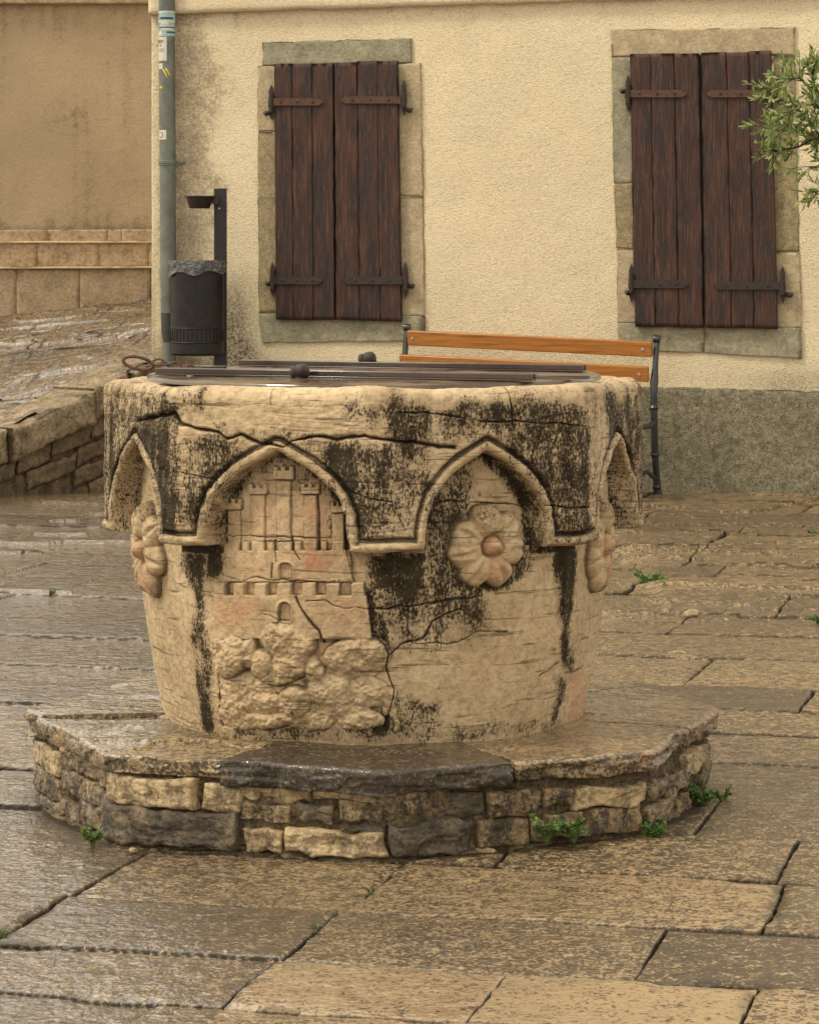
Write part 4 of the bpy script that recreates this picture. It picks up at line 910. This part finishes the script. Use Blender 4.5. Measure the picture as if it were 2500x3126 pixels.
# ------------------------------------------------------------------ the house
def build_house():
    base = wallp(465, 1490); base[2] = 0
    root = empty('cream_house', base); L = np.array(root.location)
    tag(root, 'cream roughcast house front with two closed brown shuttered windows and grey dado', 'house')
    lift = 0
    W = lambda x, y, o=0.: wallp(x, y, o) - L
    # wall surface, from corner to well outside the frame, three storeys tall so that wet ground mirrors it
    nx, ny = 420, 360
    xs = np.r_[np.linspace(464, 2560, 340), np.linspace(2600, 4200, nx - 340)][None, :]
    ys = np.r_[np.linspace(1620, 0, 300), np.linspace(-100, -3600, ny - 300)][:, None]
    dx = (xs - CX) / F; t = Q0 / (dx * sT + cT); X = dx * t + 0 * ys; Y = t + 0 * ys; Z = H - (ys - HY) / F * t
    d = .010 * fbm(X, Y, Z, 1.3, 3, 950) + .004 * fbm(X, Y, Z, 6, 3, 955)
    X2, Y2 = X + NRM[0] * d, Y + NRM[1] * d
    PX, PY = xs + 0 * ys, ys + 0 * xs
    n_ = fbm(X, Y, Z, 3, 4, 960)
    D = .02 + 0 * X
    edge = ss(760, 560, PX + 60 * n_)
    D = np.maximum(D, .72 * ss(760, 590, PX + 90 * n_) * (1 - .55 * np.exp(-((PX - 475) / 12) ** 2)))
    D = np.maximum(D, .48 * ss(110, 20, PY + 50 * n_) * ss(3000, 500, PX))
    Cc = .95 * np.exp(-((PX - 715) / 75) ** 2) * ss(760, 1000, PY + 60 * n_) + .5 * ss(1000, 1120, PY) * ss(900, 760, PX + 40 * n_)
    Cc = np.maximum(Cc, .55 * np.exp(-((PX - 2420) / 160) ** 2) * ss(1080, 1170, PY + 20 * n_)); D = np.maximum(D, .3 * ss(1090, 1160, PY) * (PX > 1900))
    dr = np.clip(vn(X * 14, Y * 14, Z * .7, 970) + .4 * vn(X * 45, Y * 45, Z * 1.2, 971), 0, 1)
    D = np.maximum(D, .55 * dr * ss(1040, 1060, PY) * ss(1190, 1080, PY) * (PX > 1880) * (PX < 2460)); D = np.maximum(D, .62 * dr * ss(170, 30, PY) * ss(3200, 900, PX))
    P = .7 * ss(485, 462, PX) * ss(600, 1000, PY) + .5 * np.exp(-((PX - 520) / 40) ** 2) * ss(1000, 1100, PY)
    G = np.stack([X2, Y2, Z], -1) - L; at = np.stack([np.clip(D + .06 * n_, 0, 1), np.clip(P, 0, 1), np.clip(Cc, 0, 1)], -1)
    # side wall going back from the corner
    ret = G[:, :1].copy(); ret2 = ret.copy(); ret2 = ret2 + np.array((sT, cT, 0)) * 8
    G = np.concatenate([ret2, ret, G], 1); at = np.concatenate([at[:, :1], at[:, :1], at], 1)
    me = raw_mesh('wall', G, gquads(G.shape[0], G.shape[1]), {'stain_shade': at}); link('wall', me, M['plaster'], root)
    # string course
    g = [patch(W(452, -30, .05), W(4200, -150, .05), W(4200, -75, .05), W(452, 42, .05), NRM, .12, 260, 6, .004, .006, .008, 6, 970)]
    V, Q = merge(g); nv = len(V); link('string_course', raw_mesh('string_course', V, Q, {'stain_shade': np.tile((.12, .0, .0), (nv, 1))}), M['plaster'], root)
    # dado
    g = patch(W(930, 1150, .03), W(2700, 1201, .03), W(2700, 1600, .03), W(930, 1560, .03), NRM, .08, 260, 70, .010, .006, .010, 9, 975)
    pobj('dado', g, M['dado'], root)
    def window(lintel, jl, jr, sill, leaves, straps, extra, sd):
        # the surround: lintel block is the window's own mesh, jambs, sill, shutters and irons hang below it
        lm, pts = lintel
        win = pobj('window', patch(*[W(*p, .012) for p in pts], NRM, .1, 70, 16, .0035, .006, .0012, 10, sd), M[lm], root)
        for nm, lst in (('jamb_stone', jl + jr), ('sill', sill)):
            for i, (mt, pts) in enumerate(lst):
                pobj(nm, patch(*[W(*p, .009 if nm == 'jamb_stone' else .015) for p in pts], NRM, .1, 20, 50, .0035, .0045, .0010, 10, sd + 3 + i), M[mt], win)
        # dark board behind the leaves
        xs_ = [p[0] for l in leaves for p in l]; ys_ = [p[1] for l in leaves for p in l]
        m = MB(); c = (W(min(xs_) + 6, min(ys_) + 10, .03) + W(max(xs_) - 6, max(ys_) - 10, .03)) / 2
        q = [W(leaves[0][0][0] + 4, leaves[0][0][1] + 8, .022), W(leaves[1][1][0] - 4, leaves[1][1][1] + 8, .022), W(leaves[1][2][0] - 4, leaves[1][2][1] - 8, .022), W(leaves[0][3][0] + 4, leaves[0][3][1] - 8, .022)]
        m.add(q, [(0, 1, 2, 3)]); m.build('reveal', M['iron'], win, smooth=False)
        for li, (tl, tr, br, bl) in enumerate(leaves):
            cuts = [0, .36, .68, 1] if (sd + li) % 2 else [0, .30, .64, 1]
            gs = []
            for i, (u0, u1) in enumerate(zip(cuts[:-1], cuts[1:])):
                lp = lambda p, q, u: (p[0] + (q[0] - p[0]) * u, p[1] + (q[1] - p[1]) * u)
                a0, a1 = lp(tl, tr, u0), lp(tl, tr, u1); b0, b1 = lp(bl, br, u0), lp(bl, br, u1)
                dy0, dy1 = random.uniform(-2, 2), random.uniform(-3, 3); o_ = .052 + random.uniform(-.002, .002)
                gs.append(patch(W(a0[0] + .2, a0[1] + dy0, o_), W(a1[0] - .2, a1[1] + dy0, o_), W(b1[0] - .2, b1[1] + dy1, o_), W(b0[0] + .2, b0[1] + dy1, o_), NRM, .028, 14, 60, .0012, .0007, .0012, 16, sd + 20 + i + 5 * li))
            pobj('shutter', gs, M['wood'], win)
        # straps with pointed ends, pintles
        for (x0, x1, y, hh, right, tone) in straps:
            m = MB(); P3 = lambda x, yy, o_: W(x, yy, o_)
            if right: prof = [(x0, y), (x0 + 14, y - hh), (x1, y - hh), (x1, y + hh), (x0 + 14, y + hh)]
            else: prof = [(x0, y - hh), (x1 - 14, y - hh), (x1, y), (x1 - 14, y + hh), (x0, y + hh)]
            n_ = len(prof); fr = [P3(x, yy, .064) for x, yy in prof]; bk = [P3(x, yy, .052) for x, yy in prof]
            m.add(fr + bk, [tuple(range(n_))] + [(i, (i + 1) % n_, n_ + (i + 1) % n_, n_ + i) for i in range(n_)])
            m.build('strap_hinge', M[tone], win, smooth=False, bevel=.002)
            for t_ in (.2, .5, .8):
                m = MB(); c = P3(x0 + (x1 - x0) * t_, y, .064); m.lathe(c, [(.009, 0), (.007, .003), (.001, .004)], 10, NRM); m.build('hinge_nail', M['iron'], win)
        for (x, y0, y1, kx, ky) in extra:               # spear-ended pintle plates with knuckle and hook
            m = MB(); ym = (y0 + y1) / 2; wv = 7
            prof = [(x, y0), (x + wv, y0 + 22), (x + wv * .6, y0 + 34), (x + wv, ym - 14), (x + wv + 2, ym + 14), (x + wv * .6, y1 - 34), (x + wv, y1 - 22), (x, y1), (x - wv, y1 - 22), (x - wv * .6, y1 - 34), (x - wv - 2, ym + 14), (x - wv, ym - 14), (x - wv * .6, y0 + 34), (x - wv, y0 + 22)]
            fr = [W(a_, b_, .036) for a_, b_ in prof]; bk = [W(a_, b_, .012) for a_, b_ in prof]; n_ = len(prof)
            m.add(fr + bk, [tuple(range(n_))] + [(i, (i + 1) % n_, n_ + (i + 1) % n_, n_ + i) for i in range(n_)])
            m.tube([W(x, ym - 28, .062), W(x, ym + 30, .062)], .013, 12)
            m.tube([W(x, ky - 6, .03), W(kx, ky, .045), W(kx + (4 if kx > x else -4), ky - 4, .06)], [.012, .014, .011], 10)
            m.build('pintle', M['iron'], win, smooth=False, bevel=.001)
    window(('frame_grey', [(801, 130), (1253, 116), (1258, 190), (801, 200)]),
           [('frame_tan', [(788, 203), (850, 199), (852, 400), (788, 400)]), ('frame_mix', [(788, 402), (850, 402), (852, 955), (790, 955)])],
           [('frame_tan', [(1212, 193), (1283, 193), (1292, 600), (1216, 600)]), ('frame_tan', [(1216, 602), (1292, 602), (1296, 965), (1220, 965)])],
           [('frame_grey', [(790, 958), (1296, 968), (1296, 1040), (800, 1046)])],
           [[(837, 195), (1016, 191), (1021, 978), (843, 975)], [(1021, 191), (1213, 184), (1225, 984), (1026, 979)]],
           [(826, 987, 311, 10, False, 'rust'), (1040, 1222, 305, 10, True, 'rust'), (832, 985, 856, 11, False, 'iron'), (1048, 1226, 856, 11, True, 'iron')],
           [(828, 258, 366, 812, 348), (1233, 243, 352, 1252, 338), (832, 800, 906, 818, 868), (1238, 800, 912, 1258, 875)], 1000)
    window(('frame_tan', [(1865, 90), (2424, 84), (2426, 168), (1866, 172)]),
           [('frame_grey', [(1866, 175), (1924, 174), (1930, 560), (1872, 560)]), ('frame_mix', [(1872, 562), (1930, 562), (1932, 758), (1882, 758)]), ('frame_tan', [(1884, 761), (1932, 761), (1940, 985), (1884, 985)])],
           [('frame_mix', [(2350, 172), (2424, 171), (2438, 770), (2362, 770)]), ('frame_tan', [(2364, 774), (2440, 774), (2446, 1000), (2368, 1000)])],
           [('frame_grey', [(1886, 988), (2148, 994), (2148, 1076), (1888, 1070)]), ('frame_grey', [(2151, 994), (2446, 1003), (2447, 1094), (2151, 1077)])],
           [[(1922, 165), (2131, 161), (2146, 999), (1938, 995)], [(2139, 161), (2352, 155), (2372, 1006), (2152, 1001)]],
           [(1915, 2095, 286, 10, False, 'rust'), (2156, 2366, 286, 10, True, 'rust'), (1926, 2100, 867, 11, False, 'iron'), (2178, 2380, 872, 11, True, 'iron')],
           [(1916, 230, 340, 1898, 280), (2374, 230, 318, 2392, 300), (1926, 806, 922, 1914, 895), (2388, 812, 928, 2412, 902)], 1100)
    return root
build_house()

# ------------------------------------------------------------------ downpipe with stickers
def build_pipe():
    Zp = 16.02; r = .0475
    bx_ = ray(513, 1050, Zp); root = empty('drainpipe', (bx_[0], Zp, 0)); L = np.array(root.location)
    tag(root, 'grey green zinc drainpipe with stickers running down the house corner', 'drainpipe')
    def c(y): 
        x = np.interp(y, [-400, 0, 500, 1060], [509, 510, 513, 517]); p = ray(x, y, Zp); return p - L
    m = MB(); m.tube([c(y) for y in np.linspace(-400, 492, 12)], r, 32); m.tube([c(490), c(505)], r + .004, 32); m.tube([c(y) for y in np.linspace(500, 955, 10)], r * .97, 32)
    m.build('pipe', M['pipe'], root)
    m = MB(); m.tube([c(955), c(1010), c(1050)], [r * .98, r * .95, r * .7], 24); m.build('pipe_shoe', M['pipeblk'], root)
    m = MB(); m.tube([c(1045), c(1120), c(1180)], [r * .8, r * .85, r * .9], 24); m.build('pipe_foot', M['pipe'], root)
    for y in (495, -250):
        m = MB(); m.tube([c(y - 5), c(y + 5)], r + .007, 32); q = c(y); m.box(q + np.array((.07, .03, 0)), [(.03, 0, 0), (0, .02, 0), (0, 0, .006)]); m.build('bracket', M['pipe'], root, bevel=.002)
    def curved(name, x0, x1, y0, y1, mat, off=.0012, parent=root):
        nx_, ny_ = 10, 8; V = []
        for v in np.linspace(y0, y1, ny_):
            cc = c(v); xc = np.interp(v, [-400, 0, 500, 1060], [509, 510, 513, 517])
            for u in np.linspace(x0, x1, nx_):
                s_ = np.clip((u - xc) * Zp / F / r, -.985, .985); an = math.asin(s_); V.append(cc + np.array(((r + off) * math.sin(an), -(r + off) * math.cos(an), 0)))
        me = raw_mesh(name, np.array(V), gquads(ny_, nx_)[:, ::-1]); o = link(name, me, mat, parent); return o
    s1 = curved('sticker', 486, 536, 35, 112, M['st_blue'])
    for (a, b, y0, y1, mt) in ((487, 535, 36, 41, 'st_white'), (492, 530, 54, 61, 'st_dark'), (488, 534, 64, 70, 'st_white'), (496, 518, 70, 77, 'st_white'), (488, 535, 80, 82, 'st_white'), (490, 534, 84, 87, 'st_dark'), (500, 530, 88, 95, 'st_white'), (512, 534, 98, 103, 'st_dark'), (487, 500, 97, 111, 'st_white')):
        curved('sticker_print', a, b, y0, y1, M[mt], .0022, s1)
    s2 = curved('sticker', 484, 512, 114, 187, M['st_white'])
    for rad in (4, 8, 12):                              # radio-wave arcs over a dot
        m = MB(); pts = []
        for t in np.linspace(-50, 50, 9):
            u = 493 + rad * 1.1 * math.sin(R(t)); v = 136 - rad * math.cos(R(t)); cc = c(v); xc = np.interp(v, [-400, 0, 500, 1060], [509, 510, 513, 517])
            an = math.asin(np.clip((u - xc) * Zp / F / r, -.98, .98)); pts.append(cc + np.array(((r + .0025) * math.sin(an), -(r + .0025) * math.cos(an), 0)))
        m.tube(pts, .0016, 5); m.build('wave_arc', M['st_dark'], s2)
    curved('sticker_print', 491, 495, 139, 143, M['st_dark'], .0024, s2)
    for y in (151, 157): curved('sticker_print', 488, 504, y, y + 1.5, M['st_dark'], .0024, s2)
    s3 = curved('sticker', 486, 511, 398, 427, M['st_white'])
    m = MB(); pts = []
    for t in np.linspace(-120, 120, 9):
        u = 494 + 6 * math.cos(R(t)); v = 412 + 8 * math.sin(R(t)); cc = c(v); an = math.asin(np.clip((u - 512.5) * Zp / F / r, -.98, .98)); pts.append(cc + np.array(((r + .0025) * math.sin(an), -(r + .0025) * math.cos(an), 0)))
    m.tube(pts, .0016, 5); m.build('sticker_print', M['st_dark'], s3)
    for off in (0, 8):                                  # two yellow paint strokes and a dab
        m = MB(); pts = []
        for t in np.linspace(0, 1, 8):
            u = 500 + off + 14 * t; v = 213 - off * .4 + 27 * t ** 1.2 ; cc = c(v); an = math.asin(np.clip((u - 511) * Zp / F / r, -.98, .98)); pts.append(cc + np.array(((r + .001) * math.sin(an), -(r + .001) * math.cos(an), 0)))
        m.tube(pts, [.002, .0045, .005, .005, .005, .005, .004, .002], 6); m.build('paint_stroke', M['st_yel'], root)
    curved('paint_stroke', 490, 500, 264, 271, M['st_yel'])
    curved('torn_sticker', 488, 500, 195, 212, M['st_white'])
build_pipe()

# ------------------------------------------------------------------ litter bin with ashtray post
def build_bin():
    Zb = 15.72; g = lambda x, y, dz=0: ray(x, y, Zb + dz)
    base = g(660, 1100); root = empty('litter_bin', (base[0], Zb, .0)); L = np.array(root.location)
    tag(root, 'dark cylindrical litter bin with grey liner and ashtray bowl on a black post', 'litter bin')
    p0, p1 = g(673, 575), g(673, 1100)
    m = MB(); zc = (p0[2] + 0) / 2; m.box(np.array((p0[0], Zb + .02, zc)) - L, [(.036, 0, 0), (0, .02, 0), (0, 0, zc)]); m.build('post', M['postm'], root, bevel=.003)
    m = MB(); m.lathe(np.array((g(670, 637)[0], Zb - .001, g(670, 637)[2])) - L, [(.006, 0), (.005, .003), (.001, .004)], 12, (0, -1, 0)); m.build('screw', M['screw'], root)
    # bowl
    c = g(610, 605, -.06) - L; m = MB(); r1 = .082
    m.lathe(c, [(.001, -.055), (.055, -.058), (.060, -.052), (r1 - .004, .004), (r1 + .006, .006), (r1 + .006, .012), (r1 - .004, .012), (.06, -.02), (.001, -.03)], 32)
    m.box(c + np.array((.088, .035, -.012)), [(.02, 0, 0), (0, .02, 0), (0, 0, .022)]); m.build('ashtray_bowl', M['bowl'], root)
    # drum
    c0 = g(603, 1085, -.13) - L; top = g(603, 800, -.13) - L; h = top[2] - c0[2]; r_ = .152
    m = MB(); prof = [(.001, 0), (r_ - .02, 0), (r_, .012)]
    for i in range(1, 20): prof.append((r_, .012 + (h - .02) * i / 19))
    prof += [(r_ + .006, h - .004), (r_ + .006, h), (r_ - .006, h), (r_ - .01, .05), (.001, .05)]
    m.lathe(c0, prof, 56); m.build('bin_drum', M['bin'], root)
    for zz in (.075, .155):
        m = MB(); pts = [c0 + np.array(((r_ + .002) * math.cos(t), (r_ + .002) * math.sin(t), zz)) for t in np.linspace(0, 2 * math.pi, 49)]
        m.tube(pts, .0035, 6, cap=False); m.build('hoop', M['bin'], root)
    for i in range(40):
        t = 2 * math.pi * i / 40; m_ = MB() if i == 0 else m_
        p = c0 + np.array(((r_ + .001) * math.cos(t), (r_ + .001) * math.sin(t), .115)); m_.box(p, [(.003 * -math.sin(t), .003 * math.cos(t), 0), (.003 * math.cos(t), .003 * math.sin(t), 0), (0, 0, .030)])
    m_.build('grille_slots', M['postm'], root, smooth=False)
    # liner folded over the rim
    nu, nv = 160, 26; th = np.linspace(0, 2 * math.pi, nu, endpoint=False)[None, :]; v = np.linspace(0, 1, nv)[:, None]
    hang = .085 + .028 * vn(np.cos(th) * 2.2, np.sin(th) * 2.2, 0 * th, 31)
    zz = h + .018 - v * hang * 1.0
    zz = np.where(v < .12, h + .018 - .03 * (.12 - v) / .12 * 1, zz)
    rr = r_ + .010 + .007 * vn(np.cos(th) * 6, np.sin(th) * 6, v * 3, 33) + .005 * vn(np.cos(th) * 14 , np.sin(th) * 14, v * 4, 34) + .004 * np.sin(v * 6)
    rr = np.where(v < .12, r_ - .012 + (v / .12) * .02, rr)
    G = np.stack([c0[0] + rr * np.cos(th), c0[1] + rr * np.sin(th), c0[2] + zz], -1)
    link('bin_liner', raw_mesh('bin_liner', G, gquads(nv, nu, True)), M['bag'], root)
build_bin()

# ------------------------------------------------------------------ bench
def build_bench():
    # two cast iron side frames joined by varnished slats; measured at the two ends
    Rt = ray(1990, 1043, 15.10); Lf = ray(1245, 1008, 15.52)
    ax = Rt - Lf; root = empty('park_bench', ((Rt[0] + Lf[0]) / 2, (Rt[1] + Lf[1]) / 2, 0)); L0 = np.array(root.location)
    tag(root, 'bench with varnished orange slats and black cast iron ends against the house', 'bench')
    u = ax / np.linalg.norm(ax); fw = np.array((u[1], -u[0], 0)); fw /= np.linalg.norm(fw); up = np.array((0, 0, 1.))   # fw: towards the square
    top = lambda t: Lf + ax * t - L0
    def slat(z, f, wz, wf, t0=0., t1=1., tilt=0):
        a, b = top(t0) + fw * f + up * z, top(t1) + fw * f + up * z; c = (a + b) / 2
        n1 = fw * math.cos(tilt) + up * math.sin(tilt); n2 = up * math.cos(tilt) - fw * math.sin(tilt)
        m = MB(); m.box(c, [(b - a) / 2, n1 * wf, n2 * wz]); o = m.build('slat', M['varn'], root, bevel=.006, seg=3)
        for e in (a + (b - a) * .022, b - (b - a) * .035):
            m = MB(); m.lathe(e + n1 * wf, [(.010, 0), (.009, .004), (.001, .005)], 14, n1); m.build('screw', M['screw'], o)
    slat(-.042, .0, .042, .016, 0, 1, -.15); slat(-.178, .035, .042, .016, -.025, .992, -.15)
    for i in range(5): slat(-.44 - .012 * (i < 1), .13 + .085 * i, .015, .036, -.03, .98)
    for t, sgn in ((-.012, -1), (1.012, 1)):
        o = top(t); gz = -(Rt[2] if sgn > 0 else Lf[2]); fz = gz + (.02 if sgn > 0 else .06)
        m = MB()
        back = [(0.00 - .030, .022), (.0 - .046, .012), (-.045, -.006), (-.032, -.03), (-.015, -.08), (0.0, -.14), (.028, -.22), (.04, -.29), (.035, -.34), (.03, -.45), (.01, -.60), (-.03, -.74), (-.055, fz + .03), (-.06, fz)]
        m.tube([o + fw * f + up * z for f, z in back], [.010, .017, .016, .016, .016, .017, .024, .018, .019, .020, .019, .019, .024, .030], 12)
        m.lathe(o + fw * -.040 + up * .014, [(.001, -.02), (.02, -.018), (.022, 0), (.02, .018), (.001, .02)], 14, u)
        for z_ in (-.36, -.62, -.80): 
            f_ = np.interp(-z_, [.34, .45, .60, .74, .86], [.035, .03, .01, -.03, -.055]); m.lathe(o + fw * f_ + up * z_, [(.001, -.014), (.02, -.013), (.027, 0), (.02, .013), (.001, .014)], 14)
        m.build('back_leg', M['blk'], root)
        m = MB(); front = [(.03, -.44), (.15, -.455), (.42, -.45), (.50, -.455), (.53, -.50), (.50, -.60), (.49, -.72), (.53, fz + .03), (.55, fz)]
        m.tube([o + fw * f + up * z for f, z in front], [.018, .016, .016, .018, .02, .018, .017, .02, .03], 12); m.build('front_leg', M['blk'], root)
        m = MB(); m.tube([o + fw * f + up * z for f, z in ((.0, -.75), (.2, -.70), (.35, -.70), (.49, -.75))], .012, 10); m.build('stretcher', M['blk'], root)
build_bench()

# ------------------------------------------------------------------ olive tree reaching in from the right
def leaf(m, p, d, ln, wd, rs):
    d = d / np.linalg.norm(d); s = np.cross(d, np.array((rs.uniform(-1, 1), rs.uniform(-1, 1), rs.uniform(-1, 1)))); s /= np.linalg.norm(s) + 1e-9; n = np.cross(d, s)
    q = [p, p + d * ln * .3 + s * wd, p + d * ln * .7 + s * wd * .8, p + d * ln + n * ln * .06, p + d * ln * .7 - s * wd * .8, p + d * ln * .3 - s * wd]
    c1, c2 = p + d * ln * .3 + n * wd * .3, p + d * ln * .7 + n * wd * .35
    m.add(q + [c1, c2], [(0, 1, 6), (0, 6, 5), (1, 2, 7, 6), (6, 7, 4, 5), (2, 3, 7), (7, 3, 4)])
def build_olive():
    rs = random.Random(21); Z0 = 13.6
    base = np.array((2720., 2000.)); b3 = ray(2760, 1500, Z0); root = empty('olive_tree', (b3[0], Z0, 0)); L = np.array(root.location)
    tag(root, 'young olive tree with loose grey green crown in front of the right window', 'tree')
    g = lambda x, y, dz=0.: ray(x + 38, y - 12, Z0 + dz) - L
    wood = MB()
    trunk = [np.array((0, 0, -.05)), g(2750, 1300), g(2700, 1000, .03), g(2610, 760, 0), g(2555, 660, 0), g(2505, 592, -.02)]
    wood.tube(trunk, [.055, .045, .04, .032, .026, .021], 12)
    branches = []
    def br(pts, r0, r1): branches.append(([g(*p) for p in pts], r0)); wood.tube([g(*p) for p in pts], list(np.linspace(r0, r1, len(pts))), 8)
    br([(2505, 592, -.02), (2480, 530, -.04), (2487, 470, -.05), (2480, 400, -.06), (2465, 320, -.05), (2440, 250, -.05), (2430, 200, -.03)], .020, .004)
    br([(2487, 470, -.05), (2455, 410, .02), (2420, 370, .05), (2370, 330, .06), (2320, 300, .08), (2295, 285, .08)], .010, .002)
    br([(2420, 370, .05), (2390, 400, .0), (2345, 415, -.05), (2310, 400, -.05)], .006, .002)
    br([(2440, 280, -.05), (2400, 250, -.1), (2370, 255, -.12), (2345, 248, -.1)], .006, .002)
    br([(2480, 420, -.06), (2440, 440, .1), (2400, 460, .12), (2350, 470, .1), (2320, 478, .1)], .007, .002)
    br([(2505, 592, -.02), (2540, 520, -.08), (2560, 430, -.1), (2555, 330, -.1), (2530, 240, -.1), (2520, 190, -.1)], .018, .004)
    br([(2485, 520, -.04), (2455, 522, -.06), (2430, 520, -.07)], .006, .002)
    br([(2490, 580, -.04), (2470, 590, -.06), (2452, 600, -.07), (2440, 625, -.07)], .004, .001)
    br([(2480, 400, -.06), (2500, 340, 0), (2510, 280, .05), (2490, 220, .05), (2470, 195, .05)], .008, .002)
    br([(2560, 430, -.1), (2620, 370, -.1), (2680, 300, 0)], .010, .003); br([(2555, 330, -.1), (2600, 250, .1), (2620, 190, .1)], .008, .003)
    br([(2480, 350, -.05), (2430, 330, -.15), (2385, 345, -.2), (2350, 370, -.2)], .006, .002)
    br([(2610, 760, 0), (2680, 620, .1), (2760, 480, .15), (2800, 320, .2)], .02, .004); br([(2700, 1000, .03), (2850, 700, .2), (2950, 420, .3)], .02, .004)
    lv = MB(); tw = wood
    for pts, r0 in branches:
        P = np.array(pts); seg = np.linalg.norm(np.diff(P, axis=0), axis=1); tot = seg.sum(); cum = np.r_[0, np.cumsum(seg)]
        nt_ = int(tot / .0125)
        for i in range(nt_):
            s_ = tot * (.12 + .88 * rs.random()); k = min(np.searchsorted(cum, s_) - 1, len(seg) - 1); k = max(k, 0); p = P[k] + (P[k + 1] - P[k]) * (s_ - cum[k]) / seg[k]; dr = (P[k + 1] - P[k]) / seg[k]
            v = np.array([rs.gauss(0, 1), rs.gauss(0, 1), rs.gauss(0, 1) + .25]); v /= np.linalg.norm(v); v = v * .75 + dr * .6; v /= np.linalg.norm(v); l = rs.uniform(.04, .14)
            if r0 > .015 and s_ < tot * .35: continue
            e = p + v * l; e = e + np.array((0, 0, rs.uniform(-.02, .01))); tw.tube([p, (p + e) / 2 + np.array((0, 0, .006)), e], [.0022, .0016, .001], 4, cap=False)
            for j in range(int(3 + l * 60)):
                t = .15 + .9 * rs.random(); q = p + (e - p) * min(t, 1); dd = v * .8 + np.array([rs.gauss(0, .55), rs.gauss(0, .55), rs.gauss(0, .55) + .1]); leaf(lv, q, dd, rs.uniform(.032, .062), rs.uniform(.005, .009), rs)
    lv.build('crown', M['olive'], root, smooth=False); wood.build('trunk', M['bark'], root)
build_olive()

# ------------------------------------------------------------------ weeds in the joints
def weed(x, y, Z, size, label, seed, spread=1.0, cast=.0):
    rs = random.Random(seed); p0 = ray(x, y, Z) if Z else ray(x, y, F * H / (y - HY)); root = empty('weed', p0)
    tag(root, label, 'plant', 'weeds growing in the joints')
    lv = MB(); stn = MB(); n = int(6 + size * 260)
    for i in range(n):
        a = rs.uniform(0, 6.28); l = size * rs.uniform(.35, 1.0); e = np.array((math.cos(a) * l * .75 * spread, math.sin(a) * l * .5 * spread, l * rs.uniform(.35, 1.)))
        mid = e * .5 + np.array((0, 0, l * .12)); stn.tube([(0, 0, -.01), mid, e], [.0016, .0012, .0008], 4, cap=False)
        for j in range(9):
            t = rs.uniform(.3, 1.05); q = mid * 2 * t if t < .5 else mid + (e - mid) * (t - .5) * 2
            dd = np.array((rs.gauss(0, 1), rs.gauss(0, 1) - .3, rs.gauss(0, .6) + .4)); leaf(lv, q, dd, size * rs.uniform(.12, .26), size * rs.uniform(.05, .1), rs)
    lv.build('foliage', M['weed'], root, smooth=False); stn.build('stem', M['stem'], root)
weed(283, 2572, 0, .045, 'small weed at the left front corner of the well base', 1)
weed(1668, 2560, 5.80, .055, 'left one of two leafy weeds side by side at the well base', 2)
weed(1752, 2560, 5.81, .060, 'bushier right one of two weeds side by side at the well base', 3)
weed(1995, 2560, 0, .050, 'broad-leaved weed at the right front corner of the well base', 4)
weed(2140, 2455, 0, .060, 'tall weed against the right side of the well base', 5)
weed(2205, 2440, 0, .035, 'low dark weed in the joint just right of the well base', 6, 1.5)
weed(1985, 1790, 0, .075, 'bright tuft of weeds in the paving right of the well rosette', 7, 1.7)
weed(2045, 1805, 0, .040, 'thin weed trailing beside the bright tuft in the paving', 8, 1.6)
weed(163, 1812, 0, .022, 'tiny sprig in the paving joint left of the well', 9, 1.5)
weed(1132, 2722, 0, .016, 'tiny sprig in the diagonal joint below the well base', 10, 1.4)
weed(966, 2836, 0, .013, 'yellowish sprig lower down the same diagonal joint', 11, 1.4)
weed(2110, 2572, 0, .018, 'tiny sprig in the paving right of the broad-leaved weed', 12, 1.8)
weed(1610, 2598, 0, .014, 'tiny sprig beside the loose pale stone at the well base', 13, 1.6)
weed(15, 2852, 0, .014, 'tiny sprig at the left edge of the paving', 14, 1.5)
weed(2498, 1645, 0, .06, 'weed at the right edge of the paving near the facade', 15, 1.5)
weed(2495, 1900, 0, .04, 'weed under the raised stones at the right edge', 16, 1.5)

# ------------------------------------------------------------------ loose stones
def pebble(x, y, sx, sy, sz, mat, label, sd, Z=None):
    Z = Z or F * H / (y - HY); p = ray(x, y, Z)
    n = 18; th = np.linspace(0, 2 * math.pi, n, endpoint=False)[None, :]; ph = np.linspace(-.5 * math.pi, .5 * math.pi, 12)[:, None]
    X, Y, Zz = np.cos(ph) * np.cos(th), np.cos(ph) * np.sin(th), np.sin(ph) + 0 * th
    k = 1 + .28 * vn(X * 1.6 + sd, Y * 1.6, Zz * 1.6, sd) + .1 * vn(X * 4 + sd, Y * 4, Zz * 4, sd)
    G = np.stack([X * k * sx, Y * k * sy, Zz * k * sz + sz * .5], -1)
    o = link('loose_stone', raw_mesh('loose_stone', G, gquads(12, n, True)), M[mat]); o.location = p
    tag(o, label, 'stone', 'loose stones by the well base')
pebble(1480, 2606, .022, .012, .009, 'rub_c', 'pale loose stone lying in front of the dark block of the well base', 3)
pebble(1410, 2632, .012, .010, .005, 'rub_c', 'small loose chip left of the pale loose stone', 5)
pebble(408, 2600, .009, .007, .006, 'rub_c', 'pale pebble below the grey block at the left of the well base', 7)
pebble(1135, 2620, .012, .008, .007, 'rub_b', 'brown pebble at the front corner of the well base', 8)
pebble(1865, 2586, .010, .008, .005, 'rub_c', 'small pebble right of the paired weeds', 9)
pebble(2110, 1880, .03, .02, .014, 'rub_c', 'white chip of stone by the raised paving on the right', 10)
pebble(2068, 1998, .03, .012, .008, 'rub_c', 'long pale chip in the worn paving right of the well', 12)
